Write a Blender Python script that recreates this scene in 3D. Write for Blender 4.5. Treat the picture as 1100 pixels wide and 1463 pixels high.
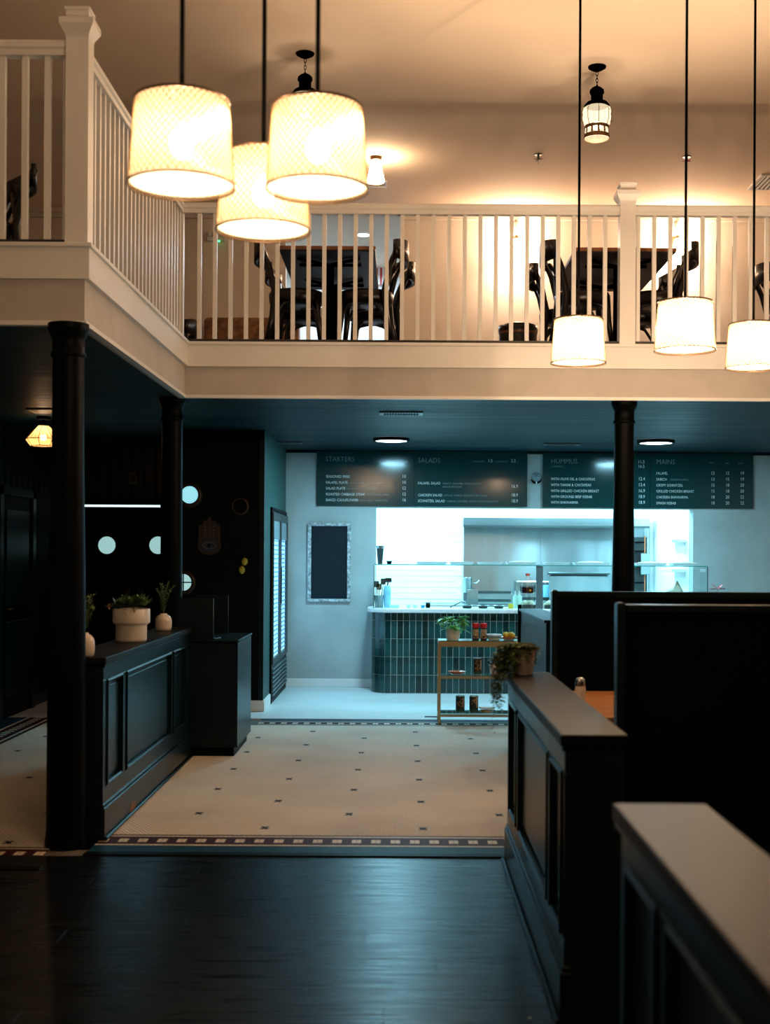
import bpy, math, random
import numpy as np
from mathutils import Vector, Matrix
PI = math.pi
random.seed(7)
for o in list(bpy.data.objects): bpy.data.objects.remove(o)
C = bpy.context.scene.collection
SC = bpy.context.scene

# ------------------------------------------------------------------ camera
FPX = 1850.0; CAMH = 1.55; ROLL = 0.006; VPX, VPY = 573.0, 792.0
cam_d = bpy.data.cameras.new('camera'); cam = bpy.data.objects.new('camera', cam_d); C.objects.link(cam)
cam_d.sensor_fit = 'HORIZONTAL'; cam_d.sensor_width = 24.0; cam_d.lens = 24.0*FPX/1100.0
cam_d.shift_x = -(VPX-550)/1100.0; cam_d.shift_y = (VPY-731.5)/1100.0
cam.matrix_world = Matrix.Translation((0, 0, CAMH)) @ Matrix.Rotation(PI/2, 4, 'X') @ Matrix.Rotation(ROLL, 4, 'Z')
cam_d.clip_start = 0.05; cam_d.clip_end = 80
cam_d.dof.use_dof = True; cam_d.dof.focus_distance = 12.5; cam_d.dof.aperture_fstop = 2.4
SC.camera = cam
def at(px, py, Y):
    du, dv = px-VPX, py-VPY
    c, s = math.cos(ROLL), math.sin(ROLL)
    u, v = du*c+dv*s, -du*s+dv*c
    return Vector((u*Y/FPX, Y, CAMH - v*Y/FPX))
# ------------------------------------------------------------------ world, exposure
w = bpy.data.worlds.new('World'); SC.world = w; w.use_nodes = True
w.node_tree.nodes['Background'].inputs[0].default_value = (0.55, 0.75, 1, 1)
w.node_tree.nodes['Background'].inputs[1].default_value = 0.01
SC.view_settings.view_transform = 'Standard'; SC.view_settings.look = 'None'
SC.view_settings.gamma = 1; SC.view_settings.exposure = 0.0; SC.view_settings.use_curve_mapping = False

COOL = (0.35, 0.79, 1.0); WARM = (1.0, 0.72, 0.48); WARM2 = (1.0, 0.71, 0.51)
def area(name, loc, sx, sy, power, col, rot=(0, 0, 0), shape='RECTANGLE', spread=None):
    l = bpy.data.lights.new(name, 'AREA'); l.shape = shape; l.size = sx
    if shape == 'RECTANGLE': l.size_y = sy
    l.energy = power; l.color = col
    if spread: l.spread = spread
    o = bpy.data.objects.new(name, l); o.location = loc; o.rotation_euler = rot; C.objects.link(o); return o
def point(name, loc, power, col, r=0.03):
    l = bpy.data.lights.new(name, 'POINT'); l.energy = power; l.color = col; l.shadow_soft_size = r
    o = bpy.data.objects.new(name, l); o.location = loc; C.objects.link(o); return o
# power levels
P_PEND = 190.0; P_DISC = 75.0; P_KITCHEN = 90.0; P_SCONCE = 170.0; P_JAR = 80.0; P_LANTERN = 5.0; P_UPROOM = 90.0; P_GEO = 3.5
area('kitchen_ceiling_panel_light', (0.25, 16.3, 2.66), 1.0, 0.9, P_KITCHEN, COOL)
area('kitchen_ceiling_strip_light', (1.90, 16.5, 2.66), 0.14, 1.2, P_KITCHEN*1.1, COOL)
area('kitchen_ceiling_panel_light', (2.95, 16.2, 2.66), 0.6, 0.9, P_KITCHEN*0.8, COOL)
area('upper_room_light', (-0.6, 17.2, 5.5), 1.2, 1.0, P_UPROOM, (0.62, 0.82, 1.0))

# ------------------------------------------------------------------ mesh builder
class MB:
    def __init__(s): s.v = []; s.f = []; s.sm = []
    def add(s, vs, fs, smooth=False):
        n = len(s.v); s.v += [tuple(p) for p in vs]; s.f += [tuple(i+n for i in f) for f in fs]; s.sm += [smooth]*len(fs); return s
    def box(s, x0, x1, y0, y1, z0, z1):
        return s.add([(x0,y0,z0),(x1,y0,z0),(x1,y1,z0),(x0,y1,z0),(x0,y0,z1),(x1,y0,z1),(x1,y1,z1),(x0,y1,z1)],
              [(0,3,2,1),(4,5,6,7),(0,1,5,4),(1,2,6,5),(2,3,7,6),(3,0,4,7)])
    def cbox(s, x0, x1, y0, y1, z0, z1, b=0.006):     # chamfered on the vertical axis faces: an 8-sided bevelled block
        b = min(b, (x1-x0)/2.5, (y1-y0)/2.5, (z1-z0)/2.5)
        vs = []
        for z, i in ((z0, b), (z0+b, 0), (z1-b, 0), (z1, b)):
            vs += [(x0+i+ (b if not i else 0)*0, y0+i, z), (x1-i, y0+i, z), (x1-i, y1-i, z), (x0+i, y1-i, z)]
        fs = [(3,2,1,0), (12,13,14,15)]
        for k in range(3):
            for j in range(4):
                a = k*4+j; c = k*4+(j+1) % 4; fs.append((a, c, c+4, a+4))
        return s.add(vs, fs)
    def lathe(s, prof, c=(0,0,0), n=24, smooth=True, sy=1.0, cap=True):
        vs = []; fs = []
        for r, z in prof:
            for k in range(n):
                a = 2*PI*k/n; vs.append((c[0]+r*math.cos(a), c[1]+r*sy*math.sin(a), c[2]+z))
        m = len(prof)
        for i in range(m-1):
            for k in range(n):
                a = i*n+k; b = i*n+(k+1) % n; fs.append((a, b, b+n, a+n))
        s.add(vs, fs, smooth)
        if cap:
            for i in (0, m-1):
                if prof[i][0] > 1e-4:
                    ring = [(c[0]+prof[i][0]*math.cos(2*PI*k/n), c[1]+prof[i][0]*sy*math.sin(2*PI*k/n), c[2]+prof[i][1]) for k in range(n)]
                    s.add(ring, [tuple(range(n))[::-1] if i == 0 else tuple(range(n))])
        return s
    def tube(s, pts, r, n=8, closed=False, smooth=True):
        P = [Vector(p) for p in pts]; m = len(P); rs = r if isinstance(r, (list, tuple)) else [r]*m
        vs = []; up = None
        for i in range(m):
            if closed: t = P[(i+1) % m]-P[i-1]
            else: t = P[min(i+1, m-1)]-P[max(i-1, 0)]
            t.normalize()
            if up is None:
                up = Vector((0, 0, 1)) if abs(t.z) < 0.9 else Vector((1, 0, 0))
            x = t.cross(up); 
            if x.length < 1e-5: x = t.cross(Vector((0, 1, 0)))
            x.normalize(); up = x.cross(t).normalized()
            for k in range(n):
                a = 2*PI*k/n; vs.append(P[i]+(x*math.cos(a)+up*math.sin(a))*rs[i])
        fs = []
        for i in range(m if closed else m-1):
            j = (i+1) % m
            for k in range(n):
                l = (k+1) % n; fs.append((i*n+k, i*n+l, j*n+l, j*n+k))
        if not closed: fs += [tuple(range(n))[::-1], tuple((m-1)*n+k for k in range(n))]
        return s.add(vs, fs, smooth)
    def ball(s, c, rx, ry=None, rz=None, n=12, m=8):
        ry = ry or rx; rz = rz or rx
        prof = [(math.sin(PI*i/m), -math.cos(PI*i/m)) for i in range(m+1)]
        vs = []; fs = []
        for r, z in prof:
            for k in range(n):
                a = 2*PI*k/n; vs.append((c[0]+rx*r*math.cos(a), c[1]+ry*r*math.sin(a), c[2]+rz*z))
        for i in range(m):
            for k in range(n):
                a = i*n+k; b = i*n+(k+1) % n; fs.append((a, b, b+n, a+n))
        return s.add(vs, fs, True)
    def leaf(s, base, d, L, W, curl=0.3):
        d = Vector(d).normalized(); side = d.cross(Vector((0, 0, 1)))
        if side.length < 1e-3: side = Vector((1, 0, 0))
        side.normalize(); nrm = side.cross(d).normalized(); b = Vector(base)
        vs = []
        for t, wv in ((0, .12), (.3, .8), (.6, 1), (.85, .55), (1, .03)):
            p = b+d*L*t - Vector((0, 0, 1))*curl*L*t*t
            vs += [p-side*W*wv/2+nrm*W*.12*wv, p, p+side*W*wv/2+nrm*W*.12*wv]
        fs = []
        for i in range(4):
            for k in (0, 1): fs.append((i*3+k, i*3+k+1, i*3+k+4, i*3+k+3))
        return s.add(vs, fs, True)
    def xf(s, M):
        s.v = [tuple(M @ Vector(p)) for p in s.v]; return s
    def off(s, d):
        s.v = [(p[0]+d[0], p[1]+d[1], p[2]+d[2]) for p in s.v]; return s
def wloc(o):
    v = Vector((0, 0, 0))
    while o: v += o.location; o = o.parent
    return v
def obj(name, mb, mat, parent=None, label=None, world=False, bevel=0, stuff=False, seg=2):
    me = bpy.data.meshes.new(name)
    vs = mb.v
    if world and parent:
        d = wloc(parent); vs = [(p[0]-d.x, p[1]-d.y, p[2]-d.z) for p in vs]
    me.from_pydata(vs, [], mb.f); me.polygons.foreach_set('use_smooth', mb.sm); me.materials.append(mat); me.update()
    o = bpy.data.objects.new(name, me); C.objects.link(o)
    if parent: o.parent = parent
    if label: o['label'] = label
    if stuff: o['kind'] = 'stuff'
    if bevel:
        m = o.modifiers.new('bevel', 'BEVEL'); m.width = bevel; m.segments = seg; m.limit_method = 'ANGLE'
    return o
def thing(name, label, cat, loc=(0,0,0), rz=0, group=None):
    o = bpy.data.objects.new(name, None); o.empty_display_size = 0.05; C.objects.link(o)
    o.location = loc; o.rotation_euler = (0, 0, rz); tag(o, label, cat, group); return o
def tag(o, label, cat, group=None):
    o['label'] = label; o['category'] = cat
    if group: o['group'] = group
    return o
def struct(name, mb, mat, parent=None, bevel=0):
    o = obj(name, mb, mat, parent, world=bool(parent), bevel=bevel)
    if not parent: o['kind'] = 'structure'
    return o
def dup(root, loc, rz, label, group=None):
    r = root.copy(); C.objects.link(r); r.location = loc; r.rotation_euler = (0, 0, rz); r['label'] = label
    if group: r['group'] = group
    for ch in list(root.children):
        c = ch.copy(); C.objects.link(c); c.parent = r
        for g in list(ch.children):
            d = g.copy(); C.objects.link(d); d.parent = c
    return r

# ------------------------------------------------------------------ materials
def lin(h):
    h = h.lstrip('#'); r = [int(h[i:i+2], 16)/255 for i in (0, 2, 4)]
    return tuple(((x+0.055)/1.055)**2.4 if x > 0.04045 else x/12.92 for x in r)
def mat(name, col, rough=0.5, metal=0.0, spec=0.5, var=0.0, scale=8, stretch=(1,1,1), bump=0.0, bscale=None, coat=0.0, rvar=0.0, rand=0.0, trans=0.0):
    m = bpy.data.materials.new(name); m.use_nodes = True; nt = m.node_tree; N = nt.nodes; L = nt.links
    b = N['Principled BSDF']
    if isinstance(col, str): col = lin(col)
    b.inputs['Base Color'].default_value = (*col, 1); b.inputs['Roughness'].default_value = rough
    b.inputs['Metallic'].default_value = metal; b.inputs['Specular IOR Level'].default_value = spec
    b.inputs['Coat Weight'].default_value = coat; b.inputs['Coat Roughness'].default_value = 0.12
    b.inputs['Transmission Weight'].default_value = trans
    if var or bump or rvar:
        tc = N.new('ShaderNodeTexCoord'); mp = N.new('ShaderNodeMapping'); mp.inputs['Scale'].default_value = stretch
        no = N.new('ShaderNodeTexNoise'); no.inputs['Scale'].default_value = scale; no.inputs['Detail'].default_value = 6
        L.new(tc.outputs['Object'], mp.inputs[0]); L.new(mp.outputs[0], no.inputs['Vector'])
        if var:
            mr = N.new('ShaderNodeMapRange'); mr.inputs[1].default_value = 0.3; mr.inputs[2].default_value = 0.7
            mr.inputs[3].default_value = 1-var; mr.inputs[4].default_value = 1+var
            L.new(no.outputs['Fac'], mr.inputs[0])
            hs = N.new('ShaderNodeHueSaturation'); hs.inputs['Color'].default_value = (*col, 1)
            L.new(mr.outputs[0], hs.inputs['Value']); L.new(hs.outputs[0], b.inputs['Base Color'])
        if rvar:
            mr = N.new('ShaderNodeMapRange'); mr.inputs[1].default_value = 0.3; mr.inputs[2].default_value = 0.7
            mr.inputs[3].default_value = max(0.02, rough-rvar); mr.inputs[4].default_value = rough+rvar
            L.new(no.outputs['Fac'], mr.inputs[0]); L.new(mr.outputs[0], b.inputs['Roughness'])
        if bump:
            n2 = no
            if bscale:
                n2 = N.new('ShaderNodeTexNoise'); n2.inputs['Scale'].default_value = bscale; L.new(mp.outputs[0], n2.inputs['Vector'])
            bp = N.new('ShaderNodeBump'); bp.inputs['Strength'].default_value = bump; bp.inputs['Distance'].default_value = 0.01
            L.new(n2.outputs['Fac'], bp.inputs['Height']); L.new(bp.outputs[0], b.inputs['Normal'])
    if rand:
        oi = N.new('ShaderNodeObjectInfo'); mr = N.new('ShaderNodeMapRange'); mr.inputs[3].default_value = 1-rand; mr.inputs[4].default_value = 1+rand
        L.new(oi.outputs['Random'], mr.inputs[0])
        hs = N.new('ShaderNodeHueSaturation'); hs.inputs['Color'].default_value = (*col, 1)
        src = b.inputs['Base Color'].links[0].from_socket if b.inputs['Base Color'].is_linked else None
        if src: L.new(src, hs.inputs['Color'])
        L.new(mr.outputs[0], hs.inputs['Value']); L.new(hs.outputs[0], b.inputs['Base Color'])
    return m
def emis(name, col, strength):
    m = bpy.data.materials.new(name); m.use_nodes = True; nt = m.node_tree; b = nt.nodes['Principled BSDF']
    b.inputs['Base Color'].default_value = (*col, 1); b.inputs['Emission Color'].default_value = (*col, 1); b.inputs['Emission Strength'].default_value = strength
    return m
def glow(name, col, strength, tr=0.92):      # thin glowing glass: light from inside passes through it
    m = bpy.data.materials.new(name); m.use_nodes = True; nt = m.node_tree; N = nt.nodes; L = nt.links
    for n in list(N): N.remove(n)
    out = N.new('ShaderNodeOutputMaterial'); a = N.new('ShaderNodeAddShader'); t = N.new('ShaderNodeBsdfTransparent'); e = N.new('ShaderNodeEmission')
    t.inputs[0].default_value = (tr, tr, tr, 1); e.inputs[0].default_value = (*col, 1); e.inputs[1].default_value = strength
    L.new(t.outputs[0], a.inputs[0]); L.new(e.outputs[0], a.inputs[1]); L.new(a.outputs[0], out.inputs[0]); return m
def glassy(name, tint, alpha=0.15, rough=0.03, ior=1.45):     # clear pane: mostly transparent with a gloss on it
    m = bpy.data.materials.new(name); m.use_nodes = True; nt = m.node_tree; N = nt.nodes; L = nt.links
    for n in list(N): N.remove(n)
    out = N.new('ShaderNodeOutputMaterial'); tr = N.new('ShaderNodeBsdfTransparent'); gl = N.new('ShaderNodeBsdfGlossy'); mx = N.new('ShaderNodeMixShader')
    fr = N.new('ShaderNodeFresnel'); fr.inputs[0].default_value = ior; ad = N.new('ShaderNodeMath'); ad.operation = 'ADD'; ad.inputs[1].default_value = alpha; ad.use_clamp = True
    tr.inputs[0].default_value = (*tint, 1); gl.inputs['Color'].default_value = (*[min(1, c*1.1) for c in tint], 1); gl.inputs['Roughness'].default_value = rough
    ge = N.new('ShaderNodeNewGeometry'); inv = N.new('ShaderNodeMath'); inv.operation = 'SUBTRACT'; inv.inputs[0].default_value = 1; L.new(ge.outputs['Backfacing'], inv.inputs[1])
    mu = N.new('ShaderNodeMath'); mu.operation = 'MULTIPLY'; L.new(fr.outputs[0], ad.inputs[0]); L.new(ad.outputs[0], mu.inputs[0]); L.new(inv.outputs[0], mu.inputs[1]); L.new(mu.outputs[0], mx.inputs[0]); L.new(tr.outputs[0], mx.inputs[1]); L.new(gl.outputs[0], mx.inputs[2]); L.new(mx.outputs[0], out.inputs[0])
    return m
def shade_mat(name, col, transp=0.5):     # thin lamp glass: part see-through, part frosted
    m = bpy.data.materials.new(name); m.use_nodes = True; nt = m.node_tree; N = nt.nodes; L = nt.links
    for n in list(N): N.remove(n)
    out = N.new('ShaderNodeOutputMaterial'); tr = N.new('ShaderNodeBsdfTransparent'); tl = N.new('ShaderNodeBsdfTranslucent'); df = N.new('ShaderNodeBsdfDiffuse')
    m1 = N.new('ShaderNodeMixShader'); m2 = N.new('ShaderNodeMixShader'); m1.inputs[0].default_value = 0.4; m2.inputs[0].default_value = transp
    for n in (tl, df): n.inputs[0].default_value = (*col, 1)
    tr.inputs[0].default_value = (1, 0.97, 0.92, 1)
    L.new(tl.outputs[0], m1.inputs[1]); L.new(df.outputs[0], m1.inputs[2]); L.new(m1.outputs[0], m2.inputs[1]); L.new(tr.outputs[0], m2.inputs[2]); L.new(m2.outputs[0], out.inputs[0])
    return m
M = {}
M['white_trim'] = mat('white_trim', (0.70, 0.69, 0.67), 0.38, bump=0.03, scale=30)
M['plaster_band'] = mat('plaster_band', (0.45, 0.42, 0.39), 0.7, var=0.06, scale=5, bump=0.1)
M['ceil_up'] = mat('ceiling_upper', (0.86, 0.70, 0.54), 0.85, var=0.02, scale=2)
M['wall_up'] = mat('wall_upper', (0.74, 0.66, 0.56), 0.8, var=0.02, scale=3)
M['ceil_low'] = mat('ceiling_lower', (0.0065, 0.024, 0.029), 0.5, spec=.14, var=0.95, scale=1.6, stretch=(0.5, 9, 1), bump=0.12, rvar=0.1)
M['dark_wall'] = mat('dark_wall', (0.0012, 0.0035, 0.004), 0.6, spec=.08, var=0.1, scale=4)
M['dark_trim'] = mat('dark_trim', (0.003, 0.010, 0.013), 0.32, spec=.2, var=0.1, scale=6, bump=0.02)
M['half_dark'] = mat('half_wall_paint', (0.0025, 0.011, 0.015), 0.32, spec=.22, var=0.12, scale=5, bump=0.03)
M['booth_dark'] = mat('booth_paint', (0.0012, 0.0028, 0.0035), 0.5, spec=.06, var=0.1, scale=5)
M['cap_dark'] = mat('cap_paint', (0.010, 0.009, 0.008), 0.46, spec=0.08, var=0.15, scale=5, stretch=(3, .6, 1))
M['black'] = mat('black_paint', (0.0010, 0.0016, 0.0020), 0.45, spec=.05)
M['black_metal'] = mat('black_metal', (0.0009, 0.0008, 0.0008), 0.7, spec=0.0)
M['green_wall'] = mat('green_wall', (0.008, 0.060, 0.054), 0.5, var=0.08, scale=4)
M['grey_wall'] = mat('grey_wall', (0.37, 0.42, 0.415), 0.75, var=0.13, scale=2.2, bump=0.08)
M['white_wall'] = mat('white_wall', (0.86, 0.88, 0.88), 0.6)
M['white_tile'] = mat('white_tile', (0.90, 0.91, 0.90), 0.25)
M['steel'] = mat('steel', (0.30, 0.345, 0.35), 0.34, metal=1.0, var=0.10, scale=1.4, stretch=(3, 3, .5), rvar=0.05)
_b = M['steel'].node_tree.nodes['Principled BSDF']; _b.inputs['Anisotropic'].default_value = 0.85; _b.inputs['Anisotropic Rotation'].default_value = 0.25
M['steel2'] = mat('steel_bright', (0.42, 0.47, 0.47), 0.25, metal=1.0)
M['steel_dk'] = mat('steel_dark', (0.07, 0.09, 0.09), 0.4, metal=0.8)
M['conc'] = mat('pale_floor', (0.60, 0.63, 0.62), 0.42, var=0.06, scale=1.5, stretch=(1, 2, 1), bump=0.02)
M['grout'] = mat('grout', (0.10, 0.085, 0.07), 0.85)
M['hexw'] = mat('hex_white', (0.74, 0.67, 0.56), 0.5, spec=.3, var=0.12, scale=1.2)
M['hexd'] = mat('hex_dark', (0.008, 0.018, 0.028), 0.5, spec=.2)
M['b_white'] = mat('border_white', (0.74, 0.65, 0.50), 0.5, spec=.3, var=0.1)
M['b_maroon'] = mat('border_maroon', (0.045, 0.009, 0.015), 0.55, spec=.12, var=0.25, scale=40)
M['b_teal'] = mat('border_teal', (0.005, 0.045, 0.085), 0.5, spec=.15, var=0.25, scale=30)
M['b_black'] = mat('border_black', (0.008, 0.014, 0.020), 0.5, spec=.15)
M['wood_dark'] = mat('wood_dark', (0.004, 0.0045, 0.005), 0.30, spec=.19, var=0.45, scale=3.5, stretch=(.7, 14, 1), bump=0.25, rvar=0.08, rand=0.25)
M['counter_tile'] = mat('counter_tile', (0.006, 0.040, 0.039), 0.16, var=0.4, scale=9, bump=0.22, bscale=26, rand=0.55)
M['counter_top'] = mat('counter_top', (0.70, 0.68, 0.67), 0.3, var=0.08, scale=20)
M['tile_grout'] = mat('tile_grout', (0.50, 0.55, 0.53), 0.8)
M['glass'] = glassy('guard_glass', (0.93, 0.98, 0.97), 0.02)
M['fridge_glass'] = glassy('fridge_glass', (0.96, 0.98, 1.0), 0.0, 0.05, 1.03)
M['glass_edge'] = mat('glass_edge', (0.05, 0.30, 0.26), 0.15, trans=0.2)
M['board'] = mat('menu_board', (0.005, 0.042, 0.043), 0.12, spec=0.28, rvar=0.02, scale=3)
M['letter'] = mat('letter_white', (0.60, 0.70, 0.68), 0.5)
M['letter_dim'] = mat('letter_dim', (0.16, 0.25, 0.25), 0.5)
M['slate'] = mat('slate', (0.006, 0.014, 0.020), 0.55, spec=.15)
M['distress'] = mat('distressed_frame', (0.36, 0.40, 0.41), 0.7, var=0.7, scale=30, stretch=(1, 1, 1), bump=0.3)
M['gold'] = mat('gold_metal', (0.46, 0.36, 0.20), 0.35, metal=0.75)
M['shelf_glass'] = glassy('shelf_glass', (0.72, 0.88, 0.88), 0.22, 0.1)
M['cream'] = mat('cream_ceramic', (0.66, 0.60, 0.54), 0.42, var=0.04)
M['cream_gl'] = mat('cream_glaze', (0.68, 0.58, 0.49), 0.15, bump=0.15, scale=60)
M['soil'] = mat('soil', (0.03, 0.02, 0.015), 0.9)
M['leaf_b'] = mat('leaf_bright', (0.14, 0.50, 0.08), 0.35, var=0.3, scale=30)
M['leaf_d'] = mat('leaf_dark', (0.06, 0.13, 0.04), 0.5, var=0.4, scale=30)
M['leaf_o'] = mat('leaf_olive', (0.10, 0.16, 0.05), 0.55, var=0.4, scale=30)
M['leaf_k'] = mat('leaf_black', (0.008, 0.012, 0.016), 0.5)
M['red'] = mat('red_plastic', (0.55, 0.008, 0.015), 0.35)
M['label_tan'] = mat('label_tan', (0.36, 0.26, 0.17), 0.5, var=0.4, scale=40)
M['label_blk'] = mat('label_black', (0.012, 0.010, 0.009), 0.4)
M['label_green'] = mat('label_green', (0.012, 0.07, 0.05), 0.4)
M['pasta'] = mat('label_pasta', (0.42, 0.20, 0.045), 0.5)
M['amber'] = mat('amber_glass', (0.42, 0.09, 0.012), 0.2, spec=.3)
M['copper'] = mat('copper_glaze', (0.40, 0.12, 0.04), 0.25)
M['yellow'] = mat('yellow', (0.75, 0.52, 0.03), 0.45)
M['lemon'] = mat('lemon', (0.50, 0.40, 0.03), 0.5)
M['plastic_cl'] = glassy('clear_plastic', (0.96, 0.98, 0.99), 0.10, 0.12)
M['plastic_w'] = mat('white_plastic', (0.72, 0.80, 0.82), 0.35)
M['tan_food'] = mat('tan_food', (0.55, 0.36, 0.18), 0.7)
M['bread'] = mat('pale_food', (0.72, 0.64, 0.46), 0.7, var=0.2, scale=12)
M['oak'] = mat('butcher_block', (0.42, 0.17, 0.05), 0.4, var=0.3, scale=4, stretch=(1, 14, 1), rand=0.12)
M['chair_wood'] = mat('chair_wood', (0.006, 0.0035, 0.003), 0.3, spec=.35)
M['table_dark'] = mat('table_dark', (0.010, 0.008, 0.008), 0.45)
M['table_edge'] = mat('table_edge', (0.20, 0.07, 0.02), 0.4)
M['brass'] = mat('aged_brass', (0.12, 0.065, 0.022), 0.4, metal=0.8)
M['lattice'] = mat('lattice_brass', (0.30, 0.19, 0.08), 0.35, metal=0.5)
M['rim'] = mat('rim_bronze', (0.13, 0.08, 0.045), 0.35, metal=0.7)
M['shade'] = shade_mat('shade_glass', (0.115, 0.092, 0.060), 0.30)
M['shade_geo'] = shade_mat('shade_woven', (0.85, 0.55, 0.25), 0.25)
M['frost'] = shade_mat('frosted_glass', (1.0, 0.9, 0.78), 0.3); M['frost2'] = shade_mat('frosted_disc', (0.28, 0.24, 0.18), 0.08)
M['bulb'] = glow('bulb_warm', (1.0, 0.78, 0.5), 14)
M['bulb_s'] = glow('bulb_small', (1.0, 0.80, 0.56), 8)
M['lantern_glass'] = glow('lantern_glass', (1.0, 0.80, 0.52), 0.8, 0.8)
M['diffuser'] = emis('led_diffuser', (0.75, 0.95, 1.0), 6)
M['fridge_led'] = emis('fridge_led', (0.50, 0.84, 1.0), 1.9)
M['can_white'] = mat('can_white', (0.7, 0.8, 0.85), 0.4)
M['day'] = emis('daylight_pane', (0.30, 0.72, 0.82), 1.0)
M['day2'] = emis('daylight_pane_pale', (0.42, 0.74, 0.74), 0.75)
M['green_led'] = emis('green_led', (0.05, 1.0, 0.25), 4)
M['porthole'] = mat('porthole_ring', (0.035, 0.016, 0.008), 0.4, metal=0.5)
M['hamsa'] = mat('hamsa_brown', (0.022, 0.009, 0.004), 0.5)
M['hamsa_b'] = mat('hamsa_blue', (0.012, 0.018, 0.045), 0.4)
M['hamsa_w'] = mat('hamsa_pale', (0.10, 0.10, 0.10), 0.5)
M['leather'] = mat('brown_leather', (0.20, 0.09, 0.032), 0.5, var=0.65, scale=14)
M['baseb_white'] = mat('baseboard_white', (0.72, 0.72, 0.70), 0.4)
M['worn'] = mat('worn_wood', (0.30, 0.12, 0.04), 0.6)
M['vent_metal'] = mat('vent_metal', (0.10, 0.13, 0.14), 0.4, metal=0.4)
M['bluecloth'] = mat('blue_cloth', (0.25, 0.55, 0.80), 0.7)

# ------------------------------------------------------------------ setting: dimensions
YB = 15.1          # back wall of the lower floor
ZL = 2.76          # lower ceiling
ZG = 3.17          # top of gallery fascia
ZU = 5.60          # upper ceiling
YG = 10.0          # gallery front edge (back part)
YN = 6.84          # gallery front edge (left part)
XG = -1.68         # gallery side edge
# floor: base slab, grout bed, planks, hex tiles, borders
floor = struct('floor', MB().box(-5.5, 6, -3, 18.6, -0.12, -0.012), M['grout'])
y = 2.6; r = 0
pl_meshes = {}
def plank(x0, x1, y0, y1):
    obj('plank', MB().cbox(x0+.0006, x1-.0006, y0+.0006, y1-.0006, -0.012, 0.0, 0.0007), M['wood_dark'], floor)
while y < 6.60:
    y1 = min(y+0.1818, 6.615); x = -5.5 + (r*0.47) % 1.22 - 1.22
    while x < 0.72:
        a = max(x, -5.5); b = min(x+1.22, 0.72)
        lim = 6.30 if b < -1.9 else 9
        if b-a > 0.05 and y < lim: plank(a, b, y, min(y1, 6.30) if b < -1.9 else y1)
        x += 1.22
    y = y1 + 1e-6; r += 1
obj('front_boards', MB().box(-5.5, 6, -3, 2.6, -0.012, 0), M['wood_dark'], floor)
obj('side_boards', MB().box(0.72, 6, 2.6, 6.61, -0.012, -0.001), M['wood_dark'], floor)
# threshold strip between wood and tiles
struct('trim_1', MB().cbox(-1.62, 0.54, 6.615, 6.685, -0.005, 0.008, 0.004), M['black'])
struct('trim_2', MB().cbox(-5.4, -1.75, 6.30, 6.365, -0.005, 0.008, 0.004), M['black'])
# border tiles
T = 0.0262
def border(x0, x1, y0, flip, axis='x'):
    rows = {'t': 7, 'w': 1, 'm': 7, 'k': 1}
    seq = ['t']*7 + ['w'] + ['m']*7 + ['w', 'k']
    out = {'b_teal': MB(), 'b_white': MB(), 'b_maroon': MB(), 'b_black': MB()}
    nx = int((x1-x0)/T)
    for j, s in enumerate(seq):
        yy = y0 + (-(j+1)*T if flip else j*T)
        for i in range(nx):
            k = {'t': 'b_teal', 'w': 'b_white', 'm': 'b_maroon', 'k': 'b_black'}[s]
            mj = j-8
            if s == 'm' and 2 <= mj <= 4 and i % 4 < 2: k = 'b_white'
            xa = x0+i*T; g = 0.0011
            z = -0.002
            if axis == 'x': q = [(xa+g, yy+g, z), (xa+T-g, yy+g, z), (xa+T-g, yy+T-g, z), (xa+g, yy+T-g, z)]
            else: q = [(yy+g, xa+g, z), (yy+T-g, xa+g, z), (yy+T-g, xa+T-g, z), (yy+g, xa+T-g, z)]
            out[k].add(q, [(0, 1, 2, 3)] if axis == 'x' else [(0, 1, 2, 3)])
    for k, mb in out.items():
        if mb.v: obj({'b_teal': 'teal_border_tiles', 'b_white': 'cream_border_tiles', 'b_maroon': 'maroon_border_tiles', 'b_black': 'black_border_tiles'}[k], mb, M[k], floor, stuff=True)
border(-1.62, 0.62, 6.69, False)
border(-3.66, -1.80, 6.37, False)
border(-1.30, 1.75, 12.16, True)
border(7.2, 12.6, -3.68, False, 'y')
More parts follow.
